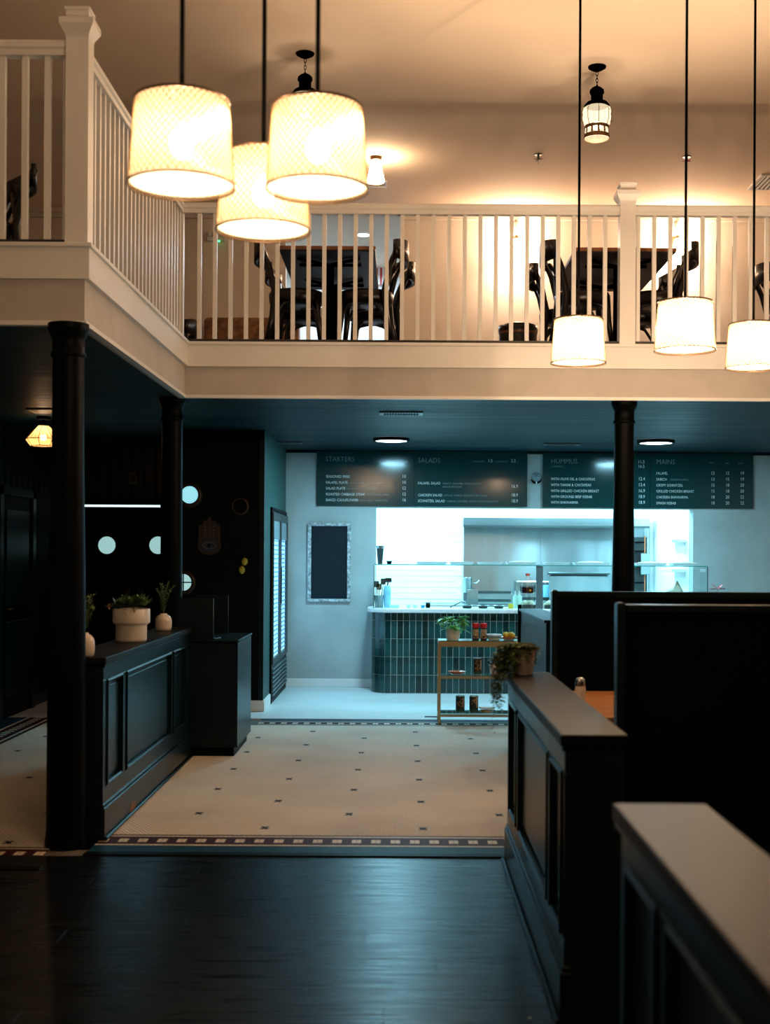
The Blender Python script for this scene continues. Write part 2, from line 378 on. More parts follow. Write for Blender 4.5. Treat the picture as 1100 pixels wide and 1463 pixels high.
# hex mosaic
def hexes(x0, x1, y0, y1, name):
    p = 0.0256; R = p/math.sqrt(3)*0.925; row = p*math.sqrt(3)/2
    cols = int((x1-x0)/p); rws = int((y1-y0)/row)
    ii, jj = np.meshgrid(np.arange(cols), np.arange(rws))
    cx = (x0+p/2+ii*p+(jj % 2)*p/2).ravel(); cy = (y0+row/2+jj*row).ravel()
    # dark dots: every 36 tiles, staggered
    gi = np.round((cx-0.12)/p - ((np.round((cy-7.30)/row).astype(int)) % 2)*0.5).astype(int)
    gj = np.round((cy-7.32)/row).astype(int)
    dark = ((gi % 35 == 0) & (gj % 36 == 0)) | (((gi+17) % 35 == 0) & ((gj+18) % 36 == 0))
    ctr = [(a_, b_) for a_, b_ in zip(cx[dark], cy[dark])]
    for a_, b_ in ctr: dark = dark | ((np.abs(cx-a_) < p*.6) & (np.abs(cy-b_) < row*1.2))
    for nm, sel, m in ((name, ~dark, M['hexw']), ('dark_hex_tiles', dark, M['hexd'])):
        X, Y = cx[sel], cy[sel]; n = len(X)
        if n == 0: continue
        ang = np.arange(6)*PI/3+PI/6
        top = np.stack([X[:, None]+R*0.93*np.cos(ang), Y[:, None]+R*0.93*np.sin(ang), np.full((n, 6), -0.0015)], -1)
        bot = np.stack([X[:, None]+R*np.cos(ang), Y[:, None]+R*np.sin(ang), np.full((n, 6), -0.005)], -1)
        V = np.concatenate([top, bot], 1).reshape(-1, 3)
        base = (np.arange(n)*12)[:, None]
        hexf = base+np.arange(6)
        sides = np.stack([np.concatenate([base+k+6, base+(k+1) % 6+6, base+(k+1) % 6, base+k], 1) for k in range(6)], 1)
        me = bpy.data.meshes.new(nm); me.vertices.add(len(V)); me.vertices.foreach_set('co', V.ravel())
        loops = np.concatenate([hexf, sides.reshape(n, 24)], 1).ravel()
        tot = np.tile([6]+[4]*6, n); start = np.concatenate([[0], np.cumsum(tot)[:-1]])
        me.loops.add(len(loops)); me.loops.foreach_set('vertex_index', loops.astype(np.int32))
        me.polygons.add(len(tot)); me.polygons.foreach_set('loop_start', start.astype(np.int32)); me.update(calc_edges=True); me.validate()
        me.materials.append(m); o = bpy.data.objects.new(nm, me); C.objects.link(o); o.parent = floor; o['kind'] = 'stuff'
hexes(-1.62, 1.75, 7.14, 11.71, 'cream_hex_tiles')
hexes(-3.23, -1.74, 6.82, 12.70, 'cream_hex_tiles')
obj('corner_strip', MB().box(-1.76, -1.60, 6.8, 9.9, -0.012, -0.003), M['black'], floor)
obj('pale_floor', MB().box(-5.5, 6, 12.17, YB+.1, -0.012, 0.0), M['conc'], floor)
obj('pale_floor', MB().box(1.76, 6, 6.62, 12.17, -0.012, 0.0), M['conc'], floor)

# walls ---------------------------------------------------------
wb = MB()
ox0, ox1, oz = at(537, 800, YB).x, at(990, 800, YB).x, at(700, 726, YB).z
wb.box(-1.36, ox0, YB, YB+.2, 0, ZL+.05); wb.box(ox1, 6, YB, YB+.2, 0, ZL+.05); wb.box(ox0, ox1, YB, YB+.2, oz, ZL+.05)
wb.box(ox0, ox1, YB, YB+.2, 0, 0.88)
wall_back = struct('wall_back', wb, M['grey_wall'])
struct('baseboard_back', MB().cbox(-1.34, ox0-.02, YB-.02, YB, 0, 0.095, .004), M['baseb_white'])
struct('trim_3', MB().cbox(-1.36, 6, YB-.03, YB, ZL-.035, ZL, .004), M['dark_trim'])
struct('ceiling_lower', MB().box(-5.5, XG-.012, YN+.04, 15.2, ZL, ZL+.05).box(XG-.012, 6, YG+.04, 15.2, ZL, ZL+.05), M['ceil_low'])
struct('floor_gallery', MB().box(-5.5, XG-.02, YN+.03, 18.8, ZL+.05, 3.21).box(XG-.02, 6, YG+.03, 18.8, ZL+.05, 3.21), M['table_dark'])
# fascias
def fascia(n, a):
    struct('trim_%d' % n, a, M['plaster_band'])
fascia(4, MB().box(-5.5, XG, YN, YN+.05, ZL-.01, 3.0).box(XG-.05, XG, YN+.05, YG+.05, ZL-.01, 3.0).box(XG, 6, YG, YG+.05, ZL-.01, 3.0))
e = 0.03
struct('trim_5', MB().box(-5.5, XG+e, YN-e, YN+.05, 2.99, 3.155).box(XG-.05, XG+e, YN+.05, YG-e, 2.99, 3.155).box(XG-.05, 6, YG-e, YG+.05, 2.99, 3.155), M['white_trim'])
e2 = .045
struct('trim_6', MB().box(-5.5, XG+e2, YN-e2, YN+.14, 3.155, 3.18).box(XG-.14, XG+e2, YN+.14, YG-e2, 3.155, 3.18).box(XG-.14, 6, YG-e2, YG+.14, 3.155, 3.18), M['white_trim'], bevel=.006)
struct('trim_7', MB().box(-5.5, XG+.012, YN-.012, YN+.03, ZL-.012, ZL+.012).box(XG-.03, XG+.012, YN+.03, YG-.012, ZL-.012, ZL+.012).box(XG-.03, 6, YG-.012, YG+.03, ZL-.012, ZL+.012), M['white_trim'])
# upper storey
struct('ceiling', MB().box(-5.6, 6.1, -3.1, 19, ZU, ZU+.1), M['ceil_up'])
ux0, ux1 = at(408, 400, 15.3).x, at(573, 400, 15.3).x
struct('wall_upper_back', MB().box(-5.5, ux0, 15.3, 15.45, 3.2, ZU).box(ux1, 6, 15.3, 15.45, 3.2, ZU), M['wall_up'])
struct('trim_8', MB().box(-5.5, ux0, 15.2, 15.3, ZU-.05, ZU).box(-5.5, ux0, 15.25, 15.3, ZU-.1, ZU-.05), M['wall_up'])
struct('trim_9', MB().box(ux1, 6, 15.2, 15.3, ZU-.05, ZU).box(ux1, 6, 15.25, 15.3, ZU-.1, ZU-.05), M['wall_up'])
struct('wall_upper_room', MB().box(-3, 1.5, 18.4, 18.5, 3.2, ZU).box(-3, -2.9, 15.45, 18.4, 3.2, ZU).box(1.4, 1.5, 15.45, 18.4, 3.2, ZU), M['white_wall'])
struct('wall_left', MB().box(-5.7, -5.5, -3, 19, -.1, ZU), M['wall_up'])
struct('wall_right', MB().box(6, 6.2, -3, 19, -.1, ZU), M['wall_up'])
struct('wall_front', MB().box(-5.7, 6.2, -3.2, -3, -.1, ZU), M['wall_up'])
# lower left: dark rooms
XL = -3.70
wl = struct('wall_lower_left', MB().box(XL-.1, XL, YN+.1, 15.2, 0, ZL), M['dark_wall'])
for k in range(26):
    yy = 9.6+k*0.19
    obj('batten', MB().cbox(XL, XL+.014, yy, yy+.12, 2.16, ZL-.01, .005), M['dark_trim'], wl)
obj('dado_panel', MB().cbox(XL, XL+.02, 8.0, 10.9, 0.12, .95, .006), M['dark_trim'], wl)
obj('chair_rail', MB().cbox(XL, XL+.035, 8.0, 10.9, .95, 1.0, .006), M['dark_trim'], wl)
struct('baseboard_left', MB().cbox(XL, XL+.02, 7.0, 14.4, 0, 0.12, .004), M['dark_trim'])
struct('wall_lower_front', MB().box(-5.5, XL, YN+.1, YN+.2, 0, ZL), M['dark_wall'])
# door on the left wall
d1 = struct('door_1', MB().cbox(XL-.01, XL+.03, 11.9, 12.85, 0, 2.08, .004), M['black'])
fr1 = MB(); fr1.cbox(XL, XL+.05, 11.8, 11.9, 0, 2.17, .005); fr1.cbox(XL, XL+.05, 12.85, 12.95, 0, 2.17, .005); fr1.cbox(XL, XL+.05, 11.8, 12.95, 2.08, 2.17, .005)
obj('door_frame', fr1, M['dark_trim'], d1)
for z0, z1 in ((0.2, .9), (1.05, 1.95)):
    obj('door_panel', MB().cbox(XL+.03, XL+.042, 12.02, 12.73, z0, z1, .008), M['dark_trim'], d1)
obj('door_handle', MB().tube([(XL+.03, 12.0, 1.02), (XL+.08, 12.0, 1.02), (XL+.08, 12.10, 1.02)], .009), M['brass'], d1)
# door wall (vestibule) with a pair of porthole doors
YD = 14.5; dz = at(180, 727, YD).z
dl, dm, dr = at(118, 780, YD).x, at(191, 780, YD).x, at(262, 780, YD).x
wd = struct('wall_vestibule', MB().box(XL, dl, YD, YD+.1, 0, ZL).box(dl, dr, YD, YD+.1, dz+.06, ZL).box(dr, -1.9, YD, YD+.1, 0, ZL), M['dark_wall'])
for k in range(9):
    x = dl+0.02+k*.135
    obj('batten', MB().cbox(x, x+.11, YD-.014, YD, dz+.12, ZL-.02, .005), M['dark_trim'], wd)
obj('lintel', MB().cbox(dl-.05, dr+.05, YD-.03, YD, dz+.05, dz+.11, .006), M['black'], wd)
struct('window_1', MB().box(dl, at(228, 725, YD).x, YD+.02, YD+.04, dz+.022, dz+.045), emis('gap_light', (0.75, 0.95, 1.0), 1.3))  # glowing strip stands in for light coming through the gap above the doors
ex = thing('exit_sign', 'small dark box sign on the panelled wall above the porthole doors', 'sign', at(190, 683, YD-.05))
obj('housing', MB().cbox(-.045, .045, -.02, .03, -.07, .07, .006), M['hamsa_w'], ex)
obj('face', MB().box(-.035, .035, -.024, -.02, -.05, .05), M['porthole'], ex)
def ring(c, r0, r1, th, n=32):      # ring facing -Y
    mb = MB(); prof = []
    vs = []; fs = []
    sec = [(r0, 0), (r0, -th), ((r0*2+r1)/3, -th*1.4), (r1, -th*.4), (r1, 0)]
    for k in range(n):
        a = 2*PI*k/n
        for r_, y_ in sec: vs.append((c[0]+r_*math.cos(a), c[1]+y_, c[2]+r_*math.sin(a)))
    m = len(sec)
    for k in range(n):
        for i in range(m-1):
            a = k*m+i; b = ((k+1) % n)*m+i; fs.append((a, b, b+1, a+1))
    return mb.add(vs, fs, True)
def disc(c, r, th=0.01, n=32, sx=1, sz=1):
    mb = MB(); vs = []
    for yy in (0, th):
        for k in range(n):
            a = 2*PI*k/n; vs.append((c[0]+r*sx*math.cos(a), c[1]+yy, c[2]+r*sz*math.sin(a)))
    fs = [tuple(range(n)), tuple(range(n, 2*n))[::-1]]
    for k in range(n): fs.append((k, k+n, (k+1) % n+n, (k+1) % n))
    return mb.add(vs, fs)
for i, (a, b, px) in enumerate(((dl, dm, 153), (dm, dr, 226))):
    d = struct('door_%d' % (i+2), MB().cbox(a+.004, b-.004, YD+.02, YD+.06, 0.01, dz+.015, .004), M['black'])
    c = at(px, 779, YD+.018)
    obj('porthole_ring', ring(c, .098, .135, .02), M['porthole'], d)
    obj('porthole_pane', disc((c.x, c.y-.006, c.z), .098, .004), M['day2'], d)
    obj('push_plate', MB().cbox(b-.11 if i == 0 else a+.03, b-.03 if i == 0 else a+.11, YD+.012, YD+.02, .85, 1.15, .003), M['porthole'], d)
# dark facing wall at Y=12.7 and green side wall
YF = 12.7
xr = at(376, 800, YF).x
wf = struct('wall_porthole', MB().box(-2.16, xr, YF, YF+.15, 0, ZL).box(-2.16, -2.06, YF+.15, 15.2, 0, ZL), M['dark_wall'])
struct('wall_green', MB().box(xr-.05, xr+.004, YF+.002, YB+.1, 0, ZL), M['green_wall'])
struct('baseboard_green', MB().cbox(at(350, 1005, YF).x, xr+.02, YF-.02, YF+.6, 0, .11, .005), M['baseb_white'])
struct('trim_10', MB().cbox(xr-.04, xr+.008, YF-.012, YF+.02, .11, ZL, .004), M['dark_trim'])
for i, (px, py, m, rr) in enumerate(((271, 707, M['day'], .085), (262, 832, M['day2'], .082))):
    c = at(px, py, YF)
    wn = struct('window_%d' % (i+2), ring(c, rr, rr+.045, .02), M['porthole'])
    obj('pane', disc((c.x, c.y-.004, c.z), rr, .003), m, wn)
    if i: obj('glazing_bar', MB().box(c.x-rr, c.x+rr, c.y-.01, c.y-.004, c.z-.006, c.z+.006).box(c.x-.006, c.x+.006, c.y-.01, c.y-.004, c.z-rr, c.z+rr), M['steel_dk'], wn)
c = at(343, 723, YF)
t = thing('round_mirror', 'small dark round porthole mirror with a bronze rim on the black wall', 'mirror', c)
obj('rim', ring((0, 0, 0), .065, .092, .02), M['porthole'], t); obj('glass', disc((0, -.004, 0), .066, .003), M['black'], t)
# hamsa plaque
c = at(299, 766, YF-.03)
t = thing('hamsa_plaque', 'dark hand shaped plaque with an eye hung on the black wall', 'wall decoration', c)
h = MB()
for k, (x, top) in enumerate(((-.085, .10), (-.045, .14), (0, .17), (.045, .14), (.085, .10))):
    h.add([(x-.022, -.0, -.08), (x+.022, 0, -.08), (x+.022, 0, top), (x, 0, top+.02), (x-.022, 0, top), (x-.022, .025, -.08), (x+.022, .025, -.08), (x+.022, .025, top), (x, .025, top+.02), (x-.022, .025, top)],
          [(0, 1, 2, 3, 4), (9, 8, 7, 6, 5), (0, 5, 6, 1), (1, 6, 7, 2), (2, 7, 8, 3), (3, 8, 9, 4), (4, 9, 5, 0)])
obj('fingers', h, M['hamsa'], t)
obj('palm', disc((0, -.002, -.09), .115, .027, sz=.85), M['hamsa'], t)
obj('eye_ground', disc((0, -.008, -.09), .085, .006, sz=.8), M['hamsa_b'], t)
ee = MB()
eye = [(.065*math.cos(a), -.012, -.09+.032*math.sin(a)*abs(math.sin(a))**.3) for a in [2*PI*k/24 for k in range(24)]]
ee.tube(eye, .005, 5, closed=True); obj('eye_outline', ee, M['hamsa_w'], t)
obj('pupil', disc((0, -.014, -.09), .016, .005), M['black'], t)
bd = MB()
for k in (-1, 0, 1):
    for j in range(4): bd.ball((k*.045, -.006, .0+.03*j), .007, n=6, m=4)
obj('beads', bd, M['hamsa_w'], t, stuff=True)
# lemon hanging
for i, (px, py) in enumerate(((349.5, 802), (345.5, 814))):
    c = at(px, py, YF-.035)
    t = thing('lemon', ['upper yellow lemon hanging on the black wall', 'lower yellow lemon hanging on the black wall'][i], 'fruit', c)
    obj('rind', MB().lathe([(0.001, -.042), (.012, -.038), (.028, -.02), (.031, 0), (.027, .02), (.012, .034), (.001, .036)], n=14), M['lemon'], t)
    obj('stem', MB().tube([(0, 0, .034), (-.004, .01, .06)], .003, 5), M['leaf_o'], t)
c = at(343, 795, YF-.02)
t = thing('leaf_sprig', 'dark dried leaf sprig hanging above the lemons', 'plant', c)
s_ = MB(); 
for k in range(10):
    a = random.uniform(0, 2*PI); s_.leaf((0, 0, .06-.012*k), (math.cos(a), -.2, math.sin(a)*.6-.3), .06, .025)
obj('leaves', s_, M['leaf_k'], t, stuff=True); obj('stem', MB().tube([(0, 0, .1), (0, 0, -.06)], .003, 5), M['leaf_k'], t)
# small spotlight at green corner
# ------------------------------------------------------------------ kitchen shell
YK = 17.5; xk0, xk1 = ox0-.25, 3.40
kwl = struct('wall_kitchen_back', MB().box(xk0-.1, xk1+.1, YK, YK+.1, 0, 2.72), M['white_wall'])
kt = MB()
for j in range(12):
    for i in range(9):
        x = xk0+.002+i*.152 + (j % 2)*.076; z = 0.95+j*.077
        if x+.15 < at(661, 800, YK).x: kt.cbox(x, x+.149, YK-.008, YK, z, z+.0735, .002)
obj('wall_tiles', kt, M['white_tile'], kwl, stuff=True)
struct('wall_kitchen_left', MB().box(xk0-.1, xk0, YB+.2, YK, 0, 2.72), M['white_wall'])
struct('wall_kitchen_right', MB().box(xk1, xk1+.1, YB+.2, YK, 0, 2.72), M['white_wall'])
struct('ceiling_kitchen', MB().box(xk0-.1, xk1+.1, YB+.2, YK+.1, 2.70, 2.76), M['white_wall'])
struct('floor_kitchen', MB().box(xk0, xk1, YB+.2, YK, -0.01, 0.0), M['conc'])

# ------------------------------------------------------------------ columns
def column(label, x, y, r0, r1):
    t = thing('column', label, 'column', (x, y, 0))
    obj('shaft', MB().lathe([(r0, .1), (r0*.99, .5), (r0*.95, 1.3), (r1*1.03, 2.1), (r1, 2.58)], n=40, cap=False), M['black'], t)
    obj('capital', MB().lathe([(r1, 2.58), (r1*1.12, 2.585), (r1*1.14, 2.60), (r1*1.02, 2.61), (r1*1.02, 2.68), (r1*1.1, 2.69), (r1*1.28, 2.72), (r1*1.32, 2.735), (r1*1.32, 2.759)], n=40), M['black'], t)
    obj('base', MB().lathe([(r0*1.08, .001), (r0*1.08, .03), (r0*1.04, .05), (r0*1.02, .08), (r0, .1)], n=40), M['black'], t)
    return t
column('black column at the front left corner under the white gallery', -1.768, 6.86, .101, .081)
column('black column behind the potted plants at the end of the left half wall', -1.795, 10.12, .090, .08)
column('black column on the right in front of the menu board', at(891, 700, 10.14).x, 10.14, .092, .076)

# ------------------------------------------------------------------ railings
def baluster_mesh():
    return MB().cbox(-.0155, .0155, -.0155, .0155, 0, 1.0, .003)
def newel(parent, x, y, top=4.30):
    p = obj('newel_post', MB().cbox(x-.06, x+.06, y-.06, y+.06, 3.18, top, .004), M['white_trim'], parent, world=True)
    cp = MB()
    vs = []; prof = [(.06, top-.03), (.064, top-.01), (.09, top+.035), (.09, top+.065), (.06, top+.075), (.06, top+.11), (.066, top+.115), (.066, top+.13), (.03, top+.145)]
    for r_, z in prof: vs += [(x-r_, y-r_, z), (x+r_, y-r_, z), (x+r_, y+r_, z), (x-r_, y+r_, z)]
    fs = [(3, 2, 1, 0)]
    for k in range(len(prof)-1):
        for j in range(4): a = 4*k+j; b = 4*k+(j+1) % 4; fs.append((a, b, b+4, a+4))
    n = 4*(len(prof)-1); fs.append((n, n+1, n+2, n+3)); cp.add(vs, fs)
    obj('newel_cap', cp, M['white_trim'], parent, world=True)
def rail(label, pts, axis, a0, a1, fixed, loc):
    t = thing('railing', label, 'railing', loc)
    hr = MB()
    prof = [(-.032, 4.185), (.032, 4.185), (.032, 4.215), (.042, 4.225), (.042, 4.25), (.03, 4.265), (-.03, 4.265), (-.042, 4.25), (-.042, 4.225), (-.032, 4.215)]
    vs = []
    for a in (a0, a1):
        for o_, z in prof: vs.append((a, fixed+o_, z) if axis == 'x' else (fixed+o_, a, z))
    n = len(prof); fs = [tuple(range(n)), tuple(range(n, 2*n))[::-1]]
    for k in range(n): fs.append((k, (k+1) % n, (k+1) % n+n, k+n))
    hr.add(vs, fs); obj('handrail', hr, M['white_trim'], t, world=True)
    proto = None
    for p in pts:
        l = (p-loc[0], fixed-loc[1], 3.18-loc[2]) if axis == 'x' else (fixed-loc[0], p-loc[1], 3.18-loc[2])
        if proto is None:
            proto = obj('baluster', baluster_mesh(), M['white_trim'], t); proto.location = l
            proto.scale = (1, 1, 1.005)
        else:
            b = proto.copy(); C.objects.link(b); b.location = l
    return t
YR = YG+.05; XR = XG-.05
bx = [at(285+22.27*k, 400, YR).x for k in range(27)]
nx_ = at(895, 400, YR).x
bx2 = [at(911+23.0*k, 400, YR).x for k in range(14)]
t = rail('long white railing across the gallery above the menu boards', [b for b in bx if b < nx_-.08]+[b for b in bx2 if b > nx_+.075], 'x', XR, 5.9, YR, (0, YR, 3.18))
newel(t, nx_, YR)
ys = [YN+.13+0.1205*k for k in range(1, 26)]
t = rail('white side railing running back along the left gallery', [v for v in ys if v < YR-.05], 'y', YN+.1, YR, XR, (XR, 8.4, 3.18))
obj('corner_post', MB().cbox(XR-.03, XR+.03, YR-.03, YR+.03, 3.18, 4.19, .003), M['white_trim'], t, world=True)
fx = [at(4+32.2*k, 200, YN+.05).x for k in range(-8, 3)]
t = rail('short white front railing of the left gallery with tall corner post', fx, 'x', -5.4, XR, YN+.05, (-2.6, YN+.05, 3.18))
newel(t, at(113.5, 200, YN+.05).x, YN+.05, 4.30)
obj('half_baluster', MB().cbox(at(94, 200, YN+.05).x-.012, at(94, 200, YN+.05).x+.01, YN+.035, YN+.065, 3.18, 4.19, .002), M['white_trim'], t, world=True)

# ------------------------------------------------------------------ pendants
def pendant_proto(label):
    t = thing('pendant_lamp', label, 'lamp', (0, 0, 0), 0, 'mesh drum pendants')
    rb, rt, hh = .18, .158, .285
    # local origin = centre of bottom rim
    def pt(a, s_): r_ = rb+(rt-rb)*s_; return (r_*math.cos(a), r_*math.sin(a), hh*s_)
    l = MB(); n = 44
    for k in range(n):
        for d in (-1, 1):
            a0 = 2*PI*k/n
            l.tube([pt(a0+d*s_*1.45, s_) for s_ in [i/9 for i in range(10)]], .0016, 3)
    obj('lattice', l, M['lattice'], t, stuff=True)
    obj('shade', MB().lathe([(rb-.004, .002), (rt-.004, hh-.002)], n=48, cap=False), M['shade'], t)
    rm = MB(); c1 = [(rb*math.cos(2*PI*k/48), rb*math.sin(2*PI*k/48), 0) for k in range(48)]; rm.tube(c1, .0035, 6, closed=True)
    obj('bottom_rim', rm, M['rim'], t)
    rm = MB(); c1 = [(rt*math.cos(2*PI*k/48), rt*math.sin(2*PI*k/48), hh) for k in range(48)]; rm.tube(c1, .0055, 6, closed=True)
    obj('top_rim', rm, M['rim'], t)
    sp = MB()
    for k in range(3):
        a = 2*PI*k/3+.4; sp.tube([(0, 0, hh-.004), (rt*math.cos(a), rt*math.sin(a), hh)], .004, 6)
    obj('spider', sp, M['brass'], t)
    obj('socket', MB().lathe([(.022, hh-.075), (.024, hh-.02), (.012, hh+.01)], n=16), M['rim'], t)
    obj('diffuser', MB().lathe([(0.001, .012), (rb-.008, .012)], n=40, cap=False), M['frost2'], t)
    obj('bulb', MB().ball((0, 0, .145), .042, rz=.055, n=16, m=10), M['bulb'], t)
    obj('rod', MB().tube([(0, 0, hh), (0, 0, ZU-2.70)], .0085, 8), M['black_metal'], t)
    return t
pend = [  # px centre, py of bottom rim centre, width px, label
    (259, 266, 152.5, 'mesh drum pendant on the far left, in front of the side railing'),
    (453, 271, 147, 'mesh drum pendant right of the two big front ones, over the lowest one'),
    (376, 330, 135, 'mesh drum pendant hanging lowest between the two big front ones'),
    (826, 519, 78.5, 'small mesh drum pendant left of the white newel post, first of the right three'),
    (978.5, 501, 87, 'mesh drum pendant hanging highest in the middle of the right three'),
    (1076, 526, 78.5, 'mesh drum pendant cut by the right edge of the picture')]
proto = None
for px, py, wd_, lab in pend:
    Y = .36*FPX/wd_; p = at(px, py, Y)
    if proto is None:
        proto = pendant_proto(lab); proto.location = p; q = proto
    else: q = dup(proto, p, random.uniform(0, 2), lab)
    rod = [c_ for c_ in q.children if c_.name.startswith('rod')][0]
    cn = obj('ceiling_canopy', MB().lathe([(.055, ZU-p.z-.03), (.06, ZU-p.z-.02), (.06, ZU-p.z-.001)], n=20), M['black_metal'], q)
    L0 = ZU-2.70-.285; rod.scale = (1, 1, 1)
    if abs((ZU-p.z)-(ZU-2.70)) > .002:
        me = rod.data.copy(); rod.data = me
        for v in me.vertices:
            if v.co.z > 1: v.co.z = ZU-p.z
    pl = point('pendant_bulb_light', (p.x, p.y, p.z+.145), P_PEND*(.5 if Y < 6 else 1.1), WARM, .03)

# ------------------------------------------------------------------ ship lanterns
def lantern(label, px, py):
    c = at(px, py, 1); k_ = (ZU-CAMH)/(c.z-CAMH); p = at(px, py, k_)
    t = thing('lantern_pendant', label, 'lamp', (p.x, p.y, ZU-.62), 0, 'ship lanterns under the gallery ceiling')
    top = .62
    obj('canopy', MB().lathe([(.012, top-.045), (.045, top-.03), (.073, top-.012), (.075, top-.001)], n=24), M['black_metal'], t)
    ch = MB()
    for i in range(5):
        z = top-.06-i*.028; a = i*PI/2
        ch.tube([(.009*math.cos(q)*math.cos(a), .009*math.cos(q)*math.sin(a), z+.019*math.sin(q)) for q in [2*PI*j/12 for j in range(12)]], .0028, 5, closed=True)
    obj('chain', ch, M['black_metal'], t)
    obj('handle', MB().tube([(.058*math.cos(q), 0, .40+.055*math.sin(q)) for q in [PI*j/14 for j in range(15)]], .004, 6), M['black_metal'], t)
    obj('chimney', MB().lathe([(.05, .335), (.05, .39), (.058, .395), (.058, .425), (.045, .435), (.01, .44)], n=24), M['black_metal'], t)
    obj('hood', MB().lathe([(.105, .285), (.105, .295), (.085, .32), (.05, .335)], n=28), M['black_metal'], t)
    obj('globe', MB().lathe([(.09, .285), (.112, .27), (.118, .24), (.108, .222), (.118, .205), (.116, .18), (.106, .162), (.11, .145), (.098, .125)], n=28, cap=False), M['lantern_glass'], t)
    cg = MB()
    for k in range(8):
        a = 2*PI*k/8; cg.tube([(r_*math.cos(a), r_*math.sin(a), z) for r_, z in ((.095, .285), (.122, .25), (.122, .17), (.102, .12))], .003, 5)
    obj('wire_cage', cg, M['brass'], t)
    bs = MB(); n = 24
    bs.lathe([(.1, .10), (.103, .125)], n=n, cap=False); bs.lathe([(.108, .02), (.104, .055)], n=n, cap=False)
    for k in range(12):
        a = 2*PI*k/12; da = .09
        bs.add([(.106*math.cos(a-da), .106*math.sin(a-da), .055), (.106*math.cos(a+da), .106*math.sin(a+da), .055), (.101*math.cos(a+da), .101*math.sin(a+da), .10), (.101*math.cos(a-da), .101*math.sin(a-da), .10)], [(0, 1, 2, 3)])
    obj('slotted_base', bs, M['brass'], t)
    obj('liner', MB().lathe([(.098, .02), (.094, .115)], n=n, cap=False), M['lantern_glass'], t)
    obj('bulb', MB().ball((0, 0, .13), .035), M['bulb_s'], t)
    point('lantern_light', (p.x, p.y, ZU-.62+.0), P_LANTERN, WARM, .05)
lantern('brass ship lantern on a chain above the right railing', 853, 95)
lantern('brass ship lantern on a chain behind the second pendant', 436, 76)

# jar lamp on ceiling
c = at(537, 224, 1); k_ = (ZU-CAMH)/(c.z-CAMH); p = at(537, 224, k_)
t = thing('ceiling_jar_lamp', 'small frosted glass ceiling lamp glowing right of the big pendants', 'lamp', (p.x, p.y, ZU-.27))
obj('ceiling_plate', MB().lathe([(.05, .235), (.06, .245), (.062, .269)], n=24), M['brass'], t)
obj('glass_shade', MB().lathe([(.045, .235), (.055, .2), (.06, .15), (.088, .03), (.086, .01)], n=28, cap=False), M['frost'], t)
obj('bulb', MB().ball((0, 0, .13), .03), M['bulb_s'], t)
point('jar_lamp_light', (p.x, p.y, ZU-.16), P_JAR, WARM, .04)
# ceiling hatch
c = at(537, 262, 1); k_ = (ZU-CAMH)/(c.z-CAMH); p = at(537, 262, k_)
t = thing('ceiling_vent', 'small square white frame on the ceiling behind the jar lamp', 'vent', (p.x-.0, p.y, ZU))
q = MB()
for a_, b_, c_, d_ in ((-.12, .12, -.12, -.10), (-.12, .12, .10, .12), (-.12, -.1, -.1, .1), (.1, .12, -.1, .1)): q.box(a_, b_, c_, d_, -.015, -.001)
obj('frame', q, M['white_trim'], t); obj('panel', MB().box(-.1, .1, -.1, .1, -.006, -.001), M['wall_up'], t)
# ceiling vent at right edge
c = at(1092, 259, 1); k_ = (ZU-CAMH)/(c.z-CAMH); p = at(1092, 259, k_)
t = thing('ceiling_vent', 'slatted white air vent on the upper ceiling at the right edge', 'vent', (p.x+.06, p.y, ZU))
q = MB()
for a_, b_, c_, d_ in ((-.17, .17, -.28, -.25), (-.17, .17, .25, .28), (-.17, -.14, -.25, .25), (.14, .17, -.25, .25)): q.box(a_, b_, c_, d_, -.02, -.001)
obj('frame', q, M['white_trim'], t); obj('backing', MB().box(-.14, .14, -.25, .25, -.004, -.001), M['porthole'], t)
for k in range(6):
    obj('slat', MB().box(-.13+k*.046, -.11+k*.046, -.25, .25, -.018, -.008), M['white_trim'], t)
# sprinkler heads
for i, (px, py) in enumerate(((769, 225), (981, 228))):
    c = at(px, py, 1); k_ = (ZU-.03-CAMH)/(c.z-CAMH); p = at(px, py, k_)
    t = thing('sprinkler', ['small metal sprinkler head on the ceiling between the lantern and the sconce', 'small sprinkler head with red tips behind the second pendant cord'][i], 'sprinkler', (p.x, p.y, ZU-.07))
    obj('plate', MB().lathe([(.04, .062), (.045, .069)], n=16), M['steel_dk'], t)
    obj('body', MB().lathe([(.012, .02), (.012, .062)], n=10), M['steel_dk'], t)
    ar = MB()
    for k in range(5):
        a = 2*PI*k/5+.3; ar.tube([(0, 0, .02), (.045*math.cos(a), .045*math.sin(a), .03-.04*(k % 2))], .004, 5)
    obj('deflector', ar, M['red'] if i else M['steel_dk'], t)

# sconces upstairs
for i, px in enumerate((738, 968)):
    p = at(px, 342, 15.2)
    t = thing('wall_sconce', ['left bronze wall sconce with glass shade behind the gallery railing', 'right bronze wall sconce with glass shade above the second dark table'][i], 'lamp', p, 0, 'wall sconces')
    obj('backplate', MB().cbox(-.04, .04, .075, .099, -.09, .05, .006), M['brass'], t)
    obj('arm', MB().tube([(0, .08, .03), (0, 0, .045), (0, -.02, .03)], .01, 8), M['brass'], t)
    obj('holder', MB().lathe([(.024, -.005), (.026, .02), (.012, .035)], c=(0, -.02, 0), n=16), M['brass'], t)
    obj('glass_shade', MB().lathe([(.034, 0), (.05, -.05), (.058, -.12)], c=(0, -.02, 0), n=20, cap=False), M['frost'], t)
    obj('bulb', MB().ball((0, -.02, -.06), .025), M['bulb_s'], t)
    point('sconce_light', (p.x, p.y-.05, p.z-.06), P_SCONCE, WARM2, .03)
